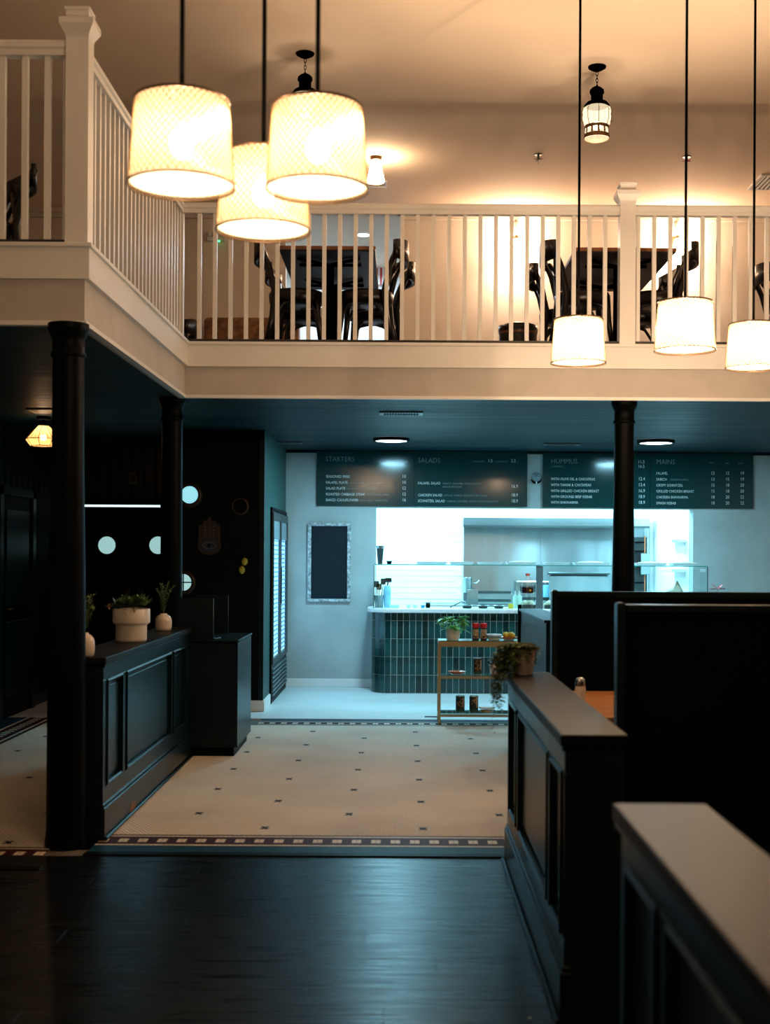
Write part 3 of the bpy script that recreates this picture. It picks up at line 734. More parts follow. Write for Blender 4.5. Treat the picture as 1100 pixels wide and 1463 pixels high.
# emergency light
p = at(302, 338, 15.25)
t = thing('emergency_light', 'white emergency light box with a green dot on the upper wall', 'light fixture', p)
obj('housing', MB().cbox(-.05, .16, 0, .049, -.05, .0, .008), M['white_trim'], t)
for k in (0, 1):
    obj('lamp_head', MB().ball((-.02+k*.05, -.01, .03), .026, .02, .034), M['white_trim'], t)
obj('led', MB().ball((.09, -.004, -.055), .011), M['green_led'], t)

# downlight in upper room + striped flag
p = at(519, 335, 16.4)
t = thing('downlight', 'round recessed downlight in the pale room behind the gallery', 'lamp', (p.x, 16.4, ZU))
obj('trim_ring', MB().lathe([(.09, -.012), (.1, -.001)], n=24, cap=False), M['white_trim'], t)
obj('lens', MB().lathe([(.001, -.008), (.088, -.008)], n=24, cap=False), M['diffuser'], t)
p = at(547, 388, 18.3)
t = thing('striped_cloth', 'small red and white striped cloth on the wall of the room behind the gallery', 'cloth', p)
for k in range(7):
    obj('stripe', MB().box(-.1+k*.03, -.1+k*.03+.03, 0, .02, -.18, .12), M['red'] if k % 2 == 0 else M['white_wall'], t)

# ------------------------------------------------------------------ gallery furniture
ZF = 3.21
def chair_proto(label):
    t = thing('bentwood_chair', label, 'chair', (0, 0, ZF), 0, 'dark bentwood chairs on the gallery')
    m = M['chair_wood']      # chair faces +X, back at -X
    obj('seat', MB().lathe([(.0, .375), (.205, .375), (.222, .39), (.228, .455), (.215, .478), (.15, .482), (.0, .478)], n=28, cap=False), m, t)
    for s_ in (-1, 1):
        obj('back_post', MB().tube([(-.24, s_*.20, 0), (-.19, s_*.185, .25), (-.17, s_*.18, .45), (-.215, s_*.205, .65), (-.29, s_*.225, .83)], [.019, .024, .026, .024, .022], 8), m, t)
        obj('leg', MB().tube([(.17, s_*.15, .44), (.18, s_*.16, .25), (.21, s_*.18, 0)], [.026, .024, .018], 8), m, t)
    cr = MB(); vs = []; n = 12
    for i in range(n+1):
        a = -1+2*i/n; x = -.335+.055*(a*a)*1.3; yy = a*.26
        for dx, z in ((-.014, .715), (.014, .715), (.015, .885-.03*a*a), (-.013, .89-.03*a*a)):
            vs.append((x+dx, yy, z))
    fs = [(0, 1, 2, 3), tuple(4*n+k for k in (3, 2, 1, 0))]
    for i in range(n):
        for k in range(4): a = 4*i+k; b = 4*i+(k+1) % 4; fs.append((a, a+4, b+4, b))
    cr.add(vs, fs, True); obj('crest_rail', cr, m, t)
    xs = MB()
    xs.tube([(-.18, -.17, .48), (-.21, -.05, .60), (-.25, .12, .74)], .017, 7); xs.tube([(-.18, .17, .48), (-.21, .05, .60), (-.25, -.12, .74)], .017, 7)
    obj('cross_splat', xs, m, t)
    for s_ in (-1, 1):
        obj('side_arch', MB().tube([(.19, s_*.17, .10), (.175, s_*.165, .27), (.12, s_*.165, .36), (0, s_*.165, .39), (-.10, s_*.17, .36), (-.165, s_*.18, .27), (-.205, s_*.19, .10)], .013, 7), m, t)
    br = MB()
    br.tube([(.195, -.165, .12), (.185, -.15, .28), (.15, -.07, .37), (.14, 0, .385), (.15, .07, .37), (.185, .15, .28), (.195, .165, .12)], .013, 7)
    obj('arched_brace', br, m, t)
    return t
def table_(label, x, y0, y1, wdt):
    cy = (y0+y1)/2
    t = thing('dining_table', label, 'table', (x, cy, ZF), 0)
    obj('tabletop', MB().cbox(-wdt/2, wdt/2, y0-cy, y1-cy, .735, .775, .006), M['table_dark'], t)
    eb = MB(); 
    eb.box(-wdt/2-.004, wdt/2+.004, y0-cy-.004, y0-cy+.001, .748, .775)
    obj('edge_band', eb, M['table_edge'], t)
    for s_ in (-1, 1):
        yy = s_*(y1-y0)*.27
        obj('pedestal', MB().lathe([(.04, .03), (.038, .70)], c=(0, yy, 0), n=16), M['black_metal'], t)
        bk = MB(); bk.tube([(-.25, yy-.12, .728), (0, yy, .70), (.25, yy+.12, .728)], .013, 6); bk.tube([(-.25, yy+.12, .728), (0, yy, .70), (.25, yy-.12, .728)], .013, 6)
        obj('top_bracket', bk, M['black_metal'], t)
        ft = MB(); ft.cbox(-.28, .28, yy-.03, yy+.03, 0, .035, .005); ft.cbox(-.03, .03, yy-.25, yy+.25, 0, .035, .005)
        obj('cross_foot', ft, M['black_metal'], t)
    return t
TX1, TX2 = -.60, 1.76
table_('dark wooden table on the left of the gallery, seen from below behind the railing', TX1, 10.24, 11.75, .76)
table_('dark wooden table behind the white newel post on the right of the gallery', TX2, 10.24, 11.75, .80)
G = 'dark bentwood chairs on the gallery'
ch0 = chair_proto('bentwood chair left of the left gallery table, nearer the railing'); ch0.location = (TX1-.27, 10.62, ZF); ch0.rotation_euler = (0, 0, .05)
dup(ch0, (TX1-.26, 11.40, ZF), -.08, 'bentwood chair left of the left gallery table, further from the railing', G)
dup(ch0, (TX1+.30, 10.62, ZF), PI-.1, 'bentwood chair right of the left gallery table, nearer the railing', G)
dup(ch0, (TX1+.36, 11.36, ZF), PI+.12, 'bentwood chair right of the left gallery table, further from the railing', G)
dup(ch0, (TX2-.29, 10.60, ZF), .08, 'bentwood chair left of the right gallery table, nearer the railing', G)
dup(ch0, (TX2-.33, 11.40, ZF), -.05, 'bentwood chair left of the right gallery table, further from the railing', G)
dup(ch0, (TX2+.31, 10.62, ZF), PI-.06, 'bentwood chair right of the right gallery table, nearer the railing', G)
dup(ch0, (TX2+.33, 11.42, ZF), PI+.1, 'bentwood chair right of the right gallery table, further from the railing', G)
dup(ch0, (3.44, 11.35, ZF), .15, 'bentwood chair at the right edge of the picture behind the railing', G)
dup(ch0, (-2.76, 8.45, ZF), PI+.6, 'bentwood chair behind the short railing in the upper left corner', G)
dup(ch0, (-2.60, 14.2, ZF), PI, 'bentwood chair beside the brown sofa at the gallery wall', G)
p = at(740, 480, 12.0)
t = thing('tub_stool', 'low dark round stool on the gallery floor left of the right table', 'stool', (p.x, 12.0, ZF))
obj('base', MB().lathe([(.14, 0), (.17, .15), (.175, .38)], n=24), M['table_dark'], t)
obj('cushion', MB().lathe([(.175, .38), (.185, .41), (.18, .46), (.12, .48), (0.001, .482)], n=24), M['chair_wood'], t)
obj('seat_band', MB().lathe([(.178, .38), (.182, .40)], n=24, cap=False), M['table_edge'], t)
t = thing('leather_sofa', 'mottled brown leather sofa against the gallery wall behind the railing', 'sofa', (-1.75, 14.8, ZF))
sf = MB().cbox(-.55, .55, .2, .42, .1, 1.08, .03); obj('backrest', sf, M['leather'], t, bevel=.02)
obj('seat', MB().cbox(-.55, .55, -.35, .2, .12, .45, .04), M['leather'], t)
for s_ in (-1, 1):
    obj('arm', MB().cbox(s_*.6-.07, s_*.6+.07, -.35, .42, .1, .62, .04), M['leather'], t)
    obj('foot', MB().box(s_*.5-.03, s_*.5+.03, -.3, -.24, 0, .12), M['table_dark'], t)

# ------------------------------------------------------------------ lower ceiling fittings
for i, (px, py, wpx) in enumerate(((559, 630, 52), (937, 633, 53))):
    c = at(px, py, 1); k_ = (ZL-.03-CAMH)/(c.z-CAMH); p = at(px, py, k_); r_ = wpx*k_/FPX/2
    t = thing('ceiling_light', ['round flat ceiling light over the left menu board', 'round flat ceiling light right of the black column'][i], 'lamp', (p.x, p.y, ZL))
    obj('housing', MB().lathe([(r_*.97, -.035), (r_, -.03), (r_, -.001)], n=36, cap=False), M['black'], t)
    obj('housing_ring', MB().lathe([(r_*.86, -.034), (r_*.97, -.035)], n=36, cap=False), M['black'], t)
    obj('diffuser', MB().lathe([(.001, -.032), (r_*.86, -.032)], n=36, cap=False), M['diffuser'], t)
    area('ceiling_disc_light', (p.x, p.y, ZL-.045), r_*1.7, 0, P_DISC, COOL, shape='DISK')
def vent(label, px, py, wpx, dpt, white=False):
    c = at(px, py, 1); k_ = (ZL-CAMH)/(c.z-CAMH); p = at(px, py, k_); w2 = wpx*k_/FPX/2
    t = thing('ceiling_vent', label, 'vent', (p.x, p.y, ZL))
    d = dpt/2; q = MB()
    for a_, b_, c_, d_ in ((-w2, w2, -d, -d+.025), (-w2, w2, d-.025, d), (-w2, -w2+.03, -d+.025, d-.025), (w2-.03, w2, -d+.025, d-.025)): q.box(a_, b_, c_, d_, -.014, -.001)
    obj('frame', q, M['vent_metal'], t); obj('backing', MB().box(-w2+.03, w2-.03, -d+.025, d-.025, -.004, -.001), M['black'], t)
    n = 14
    for k in range(n):
        x = -w2+.035+(2*w2-.07)*k/(n-1); obj('slat', MB().box(x-.003, x+.003, -d+.025, d-.025, -.013, -.005), M['vent_metal'], t)
vent('slatted dark vent in the teal ceiling before the left round light', 573, 589.5, 62, .22)
vent('thin dark vent in the teal ceiling left of the black column', 802, 634, 52, .2)
vent('thin dark vent in the teal ceiling near the green wall', 414, 632, 36, .2)
vent('dark vent in the ceiling behind the faceted lamp', 62, 586, 36, .3)
# faceted lamp
c = at(62, 606, 1); k_ = (ZL-.07-CAMH)/(c.z-CAMH); p = at(62, 610, k_)
t = thing('faceted_lamp', 'faceted woven ceiling lamp glowing left of the front column', 'lamp', (p.x, p.y, ZL))
obj('ceiling_rose', MB().lathe([(.06, -.03), (.06, -.001)], n=20), M['black'], t)
obj('stem', MB().tube([(0, 0, -.03), (0, 0, -.1)], .008), M['black'], t)
pr = [(.05, -.085), (.16, -.205), (.115, -.265)]
n = 8
obj('shade', MB().lathe(pr, n=n, cap=False, smooth=False), M['shade_geo'], t)
fr = MB()
for r_, z in pr: fr.tube([(r_*math.cos(2*PI*k/n), r_*math.sin(2*PI*k/n), z) for k in range(n)], .003, 5, closed=True)
for k in range(n):
    a = 2*PI*k/n; fr.tube([(r_*math.cos(a), r_*math.sin(a), z) for r_, z in pr], .003, 5)
for k in range(24):
    a = 2*PI*k/24; fr.tube([(.05*math.cos(a), .05*math.sin(a), -.085), (.152*math.cos(a), .152*math.sin(a), -.2)], .0018, 4)
obj('wire_frame', fr, M['brass'], t)
obj('bulb', MB().ball((0, 0, -.19), .028), M['bulb_s'], t)
point('faceted_lamp_light', (p.x, p.y, ZL-.17), P_GEO, WARM, .025)

# ------------------------------------------------------------------ menu boards
def text_mb(strings, mbs):
    """strings: (text, px, py baseline, height px, key, align)"""
    for txt, px, py, hp, key, al in strings:
        cu = bpy.data.curves.new('t', 'FONT'); cu.body = txt; cu.size = hp*YB/FPX/0.70; cu.align_x = al; cu.resolution_u = 2
        cu.space_character = 1.02
        if key == 'h': cu.offset = -0.0006
        o = bpy.data.objects.new('t', cu); C.objects.link(o)
        bpy.context.view_layer.update()
        me = bpy.data.meshes.new_from_object(o.evaluated_get(bpy.context.evaluated_depsgraph_get()))
        p = at(px, py, YB-.033)
        vs = [(v.co.x*(.93 if key == 'h' else .85)+p.x, YB-.0335, v.co.y+p.z) for v in me.vertices]
        mbs[key].add(vs, [tuple(f.vertices) for f in me.polygons])
        bpy.data.objects.remove(o); bpy.data.curves.remove(cu); bpy.data.meshes.remove(me)
def board(label, x0p, xmp, x1p, y0p, y1p, sets):
    a, m_, b = at(x0p, 680, YB).x, at(xmp, 680, YB).x, at(x1p, 680, YB).x
    zt, zb = at((x0p+x1p)/2, y0p, YB).z, at((x0p+x1p)/2, y1p, YB).z
    t = thing('menu_board', label, 'sign', ((a+b)/2, YB, zb))
    for i, (u0, u1) in enumerate(((a, m_-.002), (m_+.002, b))):
        p = obj('panel', MB().cbox(u0, u1, YB-.033, YB-.001, zb, zt, .002), M['board'], t, world=True)
        mbs = {'h': MB(), 'n': MB(), 's': MB()}
        text_mb(sets[i], mbs)
        obj('heading', mbs['h'], M['letter_dim'], p, world=True, stuff=True)
        obj('item_lettering', mbs['n'], M['letter'], p, world=True, stuff=True)
        obj('small_lettering', mbs['s'], M['letter_dim'], p, world=True, stuff=True)
L_ = 'LEFT'; R_ = 'RIGHT'
sA = [('STARTERS', 465, 659, 6.8, 'h', L_)]
for (a, b, x2, pr, y_) in (('SEASONED FRIES', '', 0, '10', 682.5), ('FALAFEL PLATE', '5 GOLDEN FALAFEL BALLS WITH TAHINI', 498, '10', 691), ('SALAD PLATE', 'PITA, TUNA & CHICK PEA SALAD MIX', 495, '12', 699.3),
                        ('ROASTED CABBAGE STEAK', 'TAHINI, AMCHAR, GREENS', 524, '12', 707.7), ('BAKED CAULIFLOWER', 'LEMON - GARLIC - PARSLEY SAUCE', 513, '16', 716)):
    sA.append((a, 465.5, y_, 3.7, 'n', L_)); sA.append((pr, 580, y_+.3, 4.6, 'n', R_))
    if b: sA.append((b, x2, y_, 2.1, 's', L_))
sB = [('SALADS', 597, 661, 6.8, 'h', L_), ('( EXTRA PITA', 675, 660.5, 2.4, 's', L_), ('1.5', 697, 660.5, 4.6, 'n', L_), (') ( EXTRA BUT', 707, 660.5, 2.4, 's', L_), ('2.5', 730, 660.5, 4.6, 'n', L_), (')', 740, 660.5, 2.4, 's', L_)]
for (a, b, x2, pr, y_, yp) in (('FALAFEL SALAD', 'TOMATO, CUCUMBER, PICKLES, PARSLEY,', 632, '16.9', 692, 697), ('', 'DAIKON, PITA CHIPS', 632, '', 696.7, 0),
                        ('CHICKEN SALAD', 'LETTUCE, TOMATO, CUCUMBER, RED ONION', 634, '18.9', 709, 709.5), ('SCHNITZEL SALAD', 'CABBAGE, CUCUMBER, CARROT, PICKLED SEASONING', 638, '18.9', 717.3, 718)):
    if a: sB.append((a, 597, y_, 3.7, 'n', L_))
    if pr: sB.append((pr, 740, yp, 4.6, 'n', R_))
    sB.append((b, x2, y_, 2.4, 's', L_))
board('teal menu board on the left headed starters and salads', 453, 592, 753, 645, 723.5, (sA, sB))
sC = [('HUMMUS', 787, 662, 6.8, 'h', L_), ('( 1 PITA INC. )', 787, 667.5, 2.4, 's', L_), ('( SMALL & MED', 846, 661, 2.4, 's', L_), ('11.5', 921, 662, 4.6, 'n', R_), ('16.5', 921, 668.5, 4.6, 'n', R_)]
for a, pr, y_ in (('WITH OLIVE OIL & CHICKPEAS', '12.4', 686), ('WITH TAHINI & CHICKPEAS', '13.4', 694.5), ('WITH GRILLED CHICKEN BREAST', '16.9', 703), ('WITH GROUND BEEF KEBAB', '18.9', 711.3), ('WITH SHAWARMA', '18.9', 719.5)):
    sC += [(a, 787, y_, 3.7, 'n', L_), (pr, 921.5, y_+.4, 4.6, 'n', R_)]
sD = [('MAINS', 937.5, 663, 6.8, 'h', L_), ('PITA', 1014, 662.5, 2.4, 's', L_), ('BAP', 1036, 662.8, 2.4, 's', L_), ('BOWL', 1054, 663, 2.4, 's', L_)]
for a, p3, y_ in (('FALAFEL', ('13', '15', '19'), 678), ('SABICH', ('13', '15', '19'), 686.5), ('CRISPY SCHNITZEL', ('15', '18', '20'), 695), ('GRILLED CHICKEN BREAST', ('15', '18', '20'), 703.5), ('CHICKEN SHAWARMA', ('18', '20', '22'), 712), ('SMASH KEBAB', ('18', '20', '22'), 720.5)):
    sD.append((a, 937.5, y_, 3.6, 'n', L_))
    for q_, x_ in zip(p3, (1021, 1042, 1063)): sD.append((q_, x_, y_+.3, 4.5, 'n', R_))
sD.append(('( EGGPLANT & EGG )', 957, 686.4, 2.3, 's', L_))
board('teal menu board on the right headed hummus and mains', 775, 928, 1075, 648, 726, (sC, sD))
# round emblem between the boards
p = at(766, 683, YB)
t = thing('wall_emblem', 'small grey round face emblem with a black collar between the menu boards', 'sign', p)
obj('face', disc((0, -.02, .015), .05, .019, sz=1.15), mat('emblem_grey', (.20, .27, .30), .4), t)
fe = MB(); fe.tube([(-.04, -.024, .045), (-.02, -.026, .052), (0, -.026, .03), (.02, -.026, .052), (.04, -.024, .045)], .004, 5); fe.ball((0, -.024, .03), .008)
fe.tube([(-.035, -.024, .022), (0, -.026, .012), (.035, -.024, .022)], .003, 5)
obj('features', fe, M['vent_metal'], t)
vs = [(.062*math.cos(a), -.03, -.018+.05*math.sin(a)) for a in [PI+PI*k/14 for k in range(15)]]+[(.05*math.cos(a), -.03, -.02+.022*math.sin(a)) for a in [2*PI-PI*k/14 for k in range(15)]]
n = len(vs); q = MB().add(vs+[(a, b+.028, c_) for a, b, c_ in vs], [tuple(range(n)), tuple(range(n, 2*n))[::-1]]+[(k, k+n, (k+1) % n+n, (k+1) % n) for k in range(n)])
obj('collar', q, M['black'], t)
obj('tie', MB().add([(-.01, -.034, -.045), (.01, -.034, -.045), (0, -.034, -.078), (-.01, -.03, -.045), (.01, -.03, -.045), (0, -.03, -.078)], [(0, 1, 2)[::-1], (3, 4, 5), (0, 3, 4, 1), (1, 4, 5, 2), (2, 5, 3, 0)]), M['white_wall'], t)
# chalkboard
p0, p1 = at(439.5, 860, YB), at(501.5, 747, YB)
t = thing('chalkboard', 'empty dark chalkboard in a worn pale frame on the grey wall', 'board', ((p0.x+p1.x)/2, YB, p0.z))
obj('slate', MB().box(p0.x+.04, p1.x-.04, YB-.02, YB-.002, p0.z+.035, p1.z-.035), M['slate'], t, world=True)
fw = .040
for a, b, c_, d in ((p0.x, p1.x, p0.z, p0.z+fw), (p0.x, p1.x, p1.z-fw, p1.z), (p0.x, p0.x+fw, p0.z+fw, p1.z-fw), (p1.x-fw, p1.x, p0.z+fw, p1.z-fw)):
    obj('frame_rail', MB().cbox(a, b, YB-.04, YB-.002, c_, d, .01), M['distress'], t, world=True)
fw2 = .062
for a, b, c_, d in ((p0.x+.04, p1.x-.04, p0.z+.04, p0.z+fw2-.01), (p0.x+.04, p1.x-.04, p1.z-fw2+.01, p1.z-.04), (p0.x+.04, p0.x+fw2-.01, p0.z+.04, p1.z-.04), (p1.x-fw2+.01, p1.x-.04, p0.z+.04, p1.z-.04)):
    obj('inner_bead', MB().box(a, b, YB-.026, YB-.018, c_, d), M['slate'], t, world=True)

# ------------------------------------------------------------------ fridge
fx_ = -1.325; fy0, fy1 = 13.33, 15.04
t = thing('display_fridge', 'tall black two door glass fridge glowing in the green wall niche', 'fridge', (fx_, (fy0+fy1)/2, 0))
cab = MB(); cab.box(xr+.005, fx_-.004, fy0, fy0+.03, 0, 2.03); cab.box(xr+.005, fx_-.004, fy1-.03, fy1, 0, 2.03); cab.box(xr+.005, fx_-.004, fy0, fy1, 2.0, 2.03); cab.box(xr+.005, fx_-.004, fy0, fy1, 0, .05)
obj('cabinet', cab, M['black'], t, world=True)
obj('light_panel', MB().box(fx_-.024, fx_-.018, fy0+.06, fy1-.06, .46, 1.72), M['fridge_led'], t, world=True)
ym = (fy0+fy1)/2
for (a, b) in ((fy0+.01, ym-.006), (ym+.006, fy1-.01)):
    dmb = MB()
    for y0_, y1_, z0_, z1_ in ((a, a+.06, .40, 1.98), (b-.06, b, .40, 1.98), (a+.06, b-.06, .40, .46), (a+.06, b-.06, 1.9, 1.98)): dmb.box(fx_-.012, fx_+.012, y0_, y1_, z0_, z1_)
    d = obj('door', dmb, M['steel_dk'], t, world=True)
    obj('header', MB().box(fx_-.010, fx_, a+.06, b-.06, 1.70, 1.9), mat('fridge_header', (.22, .30, .33), .4), d, world=True)
    obj('glass', MB().add([(fx_-.003, a+.06, .46), (fx_-.003, b-.06, .46), (fx_-.003, b-.06, 1.70), (fx_-.003, a+.06, 1.70)], [(0, 1, 2, 3)]), M['fridge_glass'], d, world=True)
    obj('handle', MB().box(fx_+.012, fx_+.018, ym-.03 if a < ym-.3 else ym+.02, ym-.02 if a < ym-.3 else ym+.03, 1.0, 1.4) if 1 else MB().tube([(fx_+.012, (b-.03) if a < ym-.3 else a+.03, .95), (fx_+.035, (b-.03) if a < ym-.3 else a+.03, 1.0), (fx_+.035, (b-.03) if a < ym-.3 else a+.03, 1.4), (fx_+.012, (b-.03) if a < ym-.3 else a+.03, 1.45)], .008), M['black'], d, world=True)
rk = MB()
for k in range(26): rk.box(fx_-.012, fx_-.009, fy0+.07, fy1-.07, .49+k*.0475, .49+k*.0475+.016)
obj('wire_shelves', rk, M['bluecloth'], t, world=True, stuff=True)
rk = MB()
for k in range(14):
    yy = fy0+.1+k*.115; rk.box(fx_-.0165, fx_-.014, yy, yy+.03, .47, 1.7)
obj('bottle_rows', rk, M['bluecloth'], t, world=True, stuff=True)
gr = MB().box(fx_-.03, fx_-.012, fy0+.01, fy1-.01, .05, .39); g0 = obj('grille', gr, M['steel_dk'], t, world=True)
for k in range(7): obj('grille_slat', MB().cbox(fx_-.012, fx_+.012, fy0+.03, fy1-.03, .07+k*.044, .095+k*.044, .003), M['vent_metal'], g0, world=True)

# ------------------------------------------------------------------ counter
CY = 14.42; cz = .945
cx0, cx1 = at(530, 930, CY).x, 3.46
rad = .22
def outline(x0, yf, r_, n=10):
    pts = [(x0, YB-.012)]
    for k in range(n+1):
        a = PI+PI/2*k/n; pts.append((x0+r_+r_*math.cos(a), yf+r_+r_*math.sin(a)))
    pts += [(cx1, yf), (cx1, YB-.012)]
    return pts
def prism(pts, z0, z1):
    n = len(pts); return MB().add([(a, b, z0) for a, b in pts]+[(a, b, z1) for a, b in pts], [tuple(range(n))[::-1], tuple(range(n, 2*n))]+[(k, (k+1) % n, (k+1) % n+n, k+n) for k in range(n)])
t = thing('service_counter', 'curved service counter clad in glossy dark green tiles under the menu boards', 'counter', (1.5, 14.7, 0))
obj('core', prism(outline(cx0+.008, CY+.008, rad, 16), 0, cz-.04), M['tile_grout'], t, world=True)
obj('countertop', prism(outline(cx0-.05, CY-.05, rad+.05, 16), cz-.045, cz), M['counter_top'], t, world=True, bevel=.008)
tw, thh = .0692, .2015; rows = [(.004, .2015)]
zr = [0.006, .2085, .410, .6115, .813]; zt_ = [.203, .4045, .606, .8075, .895]
protos = {}
def ctile(i, x, y, ang, w_):
    key = (round(w_, 3), i == 4)
    if key not in protos:
        h_ = zt_[i]-zr[i]
        o = obj('tile', MB().cbox(-w_/2, w_/2, -.004, 0, 0, h_, .0015), M['counter_tile'], t); protos[key] = o.data
    else:
        o = bpy.data.objects.new('tile', protos[key]); C.objects.link(o); o.parent = t
    o.location = (x-1.5, y-14.7, zr[i]); o.rotation_euler = (0, 0, ang)
nflat = int((cx1-(cx0+rad))/tw)
for i in range(5):
    for k in range(min(nflat, 47)):
        ctile(i, cx0+rad+tw*(k+.5), CY+.008, 0, tw-.0055)
    nc = 5; arc = PI/2/nc
    for k in range(nc):
        a = PI+arc*(k+.5); r_ = rad-.006
        ctile(i, cx0+rad+r_*math.cos(a), CY+rad+r_*math.sin(a), a+PI/2, 2*(rad)*math.sin(arc/2)-.0055)
    for k in range(5):
        yy = CY+rad+tw*(k+.5)
        if yy < YB-.03: ctile(i, cx0+.008, yy, -PI/2, tw-.0055)
# sneeze guard
GY = 14.46; gz = at(700, 808, GY).z+.0
gx0, gx1 = at(534.5, 840, GY).x, at(1011, 840, GY).x
t = thing('glass_guard', 'clear glass food guard standing on the service counter', 'glass screen', ((gx0+gx1)/2, GY, cz))
obj('front_glass', MB().box(gx0, gx1, GY, GY+.008, cz+.001, gz), M['glass'], t, world=True)
obj('top_glass', MB().box(gx0, gx1, GY-.0, GY+.36, gz, gz+.010), M['glass'], t, world=True)
eg = MB(); eg.box(gx0, gx1, GY-.004, GY, gz-.001, gz+.010); obj('top_edge', eg, M['glass_edge'], t, world=True)
for x_ in (gx0, gx1): 
    obj('side_edge', MB().box(x_-.006, x_+.003, GY-.004, GY+.006, cz+.001, gz), M['steel_dk'], t, world=True)
    obj('side_glass', MB().box(x_-.003, x_+.003, GY+.009, GY+.36, cz+.001, gz), M['glass'], t, world=True)
x_ = at(771, 840, GY).x
obj('post', MB().cbox(x_-.038, x_+.038, GY+.01, GY+.05, cz+.001, gz-.001, .004), mat('post_grey', (.14, .155, .17), .4), t, world=True)
ZTG = gz+.010
# trays on the top glass
trays = [(593, 640), (641, 678), (681, 719), (722, 766), (776, 815), (818, 870), (905, 952), (957, 1000)]
for i, (a, b) in enumerate(trays):
    x0_, x1_ = at(a, 800, GY+.15).x+.008, at(b, 800, GY+.15).x-.008; cx = (x0_+x1_)/2; w2 = (x1_-x0_)/2
    food = i in (3, 5, 6, 7)
    nm = ['first', 'second', 'third', 'fourth', 'fifth', 'sixth', 'seventh', 'eighth'][i]
    t = thing('serving_tray', 'shallow white tray on the glass guard, %s from the left%s' % (nm, ' holding flatbread' if food else ''), 'tray', (cx, GY+.17, ZTG), 0, 'trays on the glass guard')
    d = .12
    mb = MB().add([(-w2+.02, -d+.02, .001), (w2-.02, -d+.02, .001), (w2-.02, d-.02, .001), (-w2+.02, d-.02, .001), (-w2, -d, .028), (w2, -d, .028), (w2, d, .028), (-w2, d, .028),
                   (-w2+.012, -d+.012, .028), (w2-.012, -d+.012, .028), (w2-.012, d-.012, .028), (-w2+.012, d-.012, .028), (-w2+.024, -d+.024, .006), (w2-.024, -d+.024, .006), (w2-.024, d-.024, .006), (-w2+.024, d-.024, .006)],
                  [(3, 2, 1, 0)]+[(k, (k+1) % 4, (k+1) % 4+4, k+4) for k in range(4)]+[(k+4, (k+1) % 4+4, (k+1) % 4+8, k+8) for k in range(4)]+[(k+8, (k+1) % 4+8, (k+1) % 4+12, k+12) for k in range(4)]+[(12, 13, 14, 15)])
    obj('dish', mb, M['plastic_w'], t)
    if food: obj('flatbread', MB().ball((0, 0, .026), w2*.8, d*.7, .02), M['bread'], t)
# steel cup and bowl on the guard
p = at(543, 805, GY+.12)
t = thing('steel_cups', 'tall stack of steel cups on the left end of the glass guard', 'cup', (p.x, p.y, ZTG))
obj('lower_cup', MB().lathe([(.026, 0), (.040, .17), (.044, .172)], n=20), M['steel_dk'], t)
obj('upper_cup', MB().lathe([(.040, .172), (.046, .2), (.047, .205)], n=20, cap=False), M['steel2'], t)
p = at(556, 806, GY+.1)
t = thing('small_bowl', 'small black bowl beside the steel cups on the glass guard', 'bowl', (p.x, p.y, ZTG))
obj('bowl', MB().lathe([(.022, 0), (.034, .035), (.031, .035), (.02, .006), (.001, .005)], n=20), M['black'], t)
# things on the counter behind the glass
def onc(px, Y=14.68): return at(px, 867, Y).x
t = thing('utensil_bucket', 'steel bucket of kitchen utensils at the left end of the counter', 'container', (onc(541.5), 14.70, cz))
obj('bucket', MB().lathe([(.045, 0), (.052, .14), (.054, .142), (.049, .138), (.043, .01)], n=20, cap=False), M['steel'], t)
for k, (dx, l, mt) in enumerate(((-.02, .30, 'steel_dk'), (.03, .33, 'steel_dk'), (0, .27, 'steel2'))):
    u = obj('utensil', MB().tube([(dx*.5, 0, .01), (dx*1.5, .01, l-.06)], .006, 6).cbox(dx*1.5-.028, dx*1.5+.028, .005, .014, l-.07, l, .004), M[mt], t)
t = thing('blue_jug', 'translucent pale blue jug beside the utensil bucket', 'jug', (onc(553), 14.74, cz))
obj('jug', MB().lathe([(.038, 0), (.045, .18), (.035, .24), (.03, .25)], n=20), mat('blue_plastic', (.35, .68, .92), .3), t)
obj('brush', MB().tube([(0, 0, .24), (.01, 0, .29)], .008).cbox(-.03, .05, -.015, .015, .285, .335, .01), M['steel_dk'], t)
t = thing('napkin_stack', 'low pale stack of napkins on the counter behind the glass', 'napkins', (onc(563), 14.70, cz))
obj('napkins', MB().cbox(-.055, .055, -.05, .05, 0, .03, .004), mat('napkin_blue', (.55, .80, .90), .7), t)
for i, px in enumerate((584, 593)):
    t = thing('sauce_cup', ['left of two small white sauce cups near the black jar', 'right of two small white sauce cups near the black jar'][i], 'cup', (onc(px), 14.7, cz))
    obj('cup', MB().lathe([(.02, 0), (.027, .035), (.024, .035), (.018, .004), (.001, .003)], n=16), M['plastic_w'], t)
t = thing('blue_box', 'tiny blue box beside the black jar on the counter', 'box', (onc(604), 14.7, cz))
obj('box', MB().cbox(-.02, .02, -.02, .02, 0, .03, .003), mat('blue_pl', (.03, .30, .60), .4), t)
t = thing('black_jar', 'small black jar on the counter behind the glass', 'jar', (onc(611.5), 14.7, cz))
obj('jar', MB().lathe([(.024, 0), (.026, .04), (.022, .046)], n=18), M['black'], t); obj('lid', MB().lathe([(.024, .046), (.024, .06), (.02, .063)], n=18), M['steel_dk'], t)
t = thing('ladle', 'steel ladle leaning on the first round pan', 'ladle', (onc(658), 14.7, cz))
obj('handle', MB().tube([(-.12, 0, .006), (-.02, 0, .055), (.01, 0, .075)], .006), M['steel_dk'], t); obj('scoop', MB().lathe([(.001, .05), (.02, .055), (.032, .075), (.03, .075), (.001, .056)], c=(.03, 0, 0), n=16), M['steel2'], t)
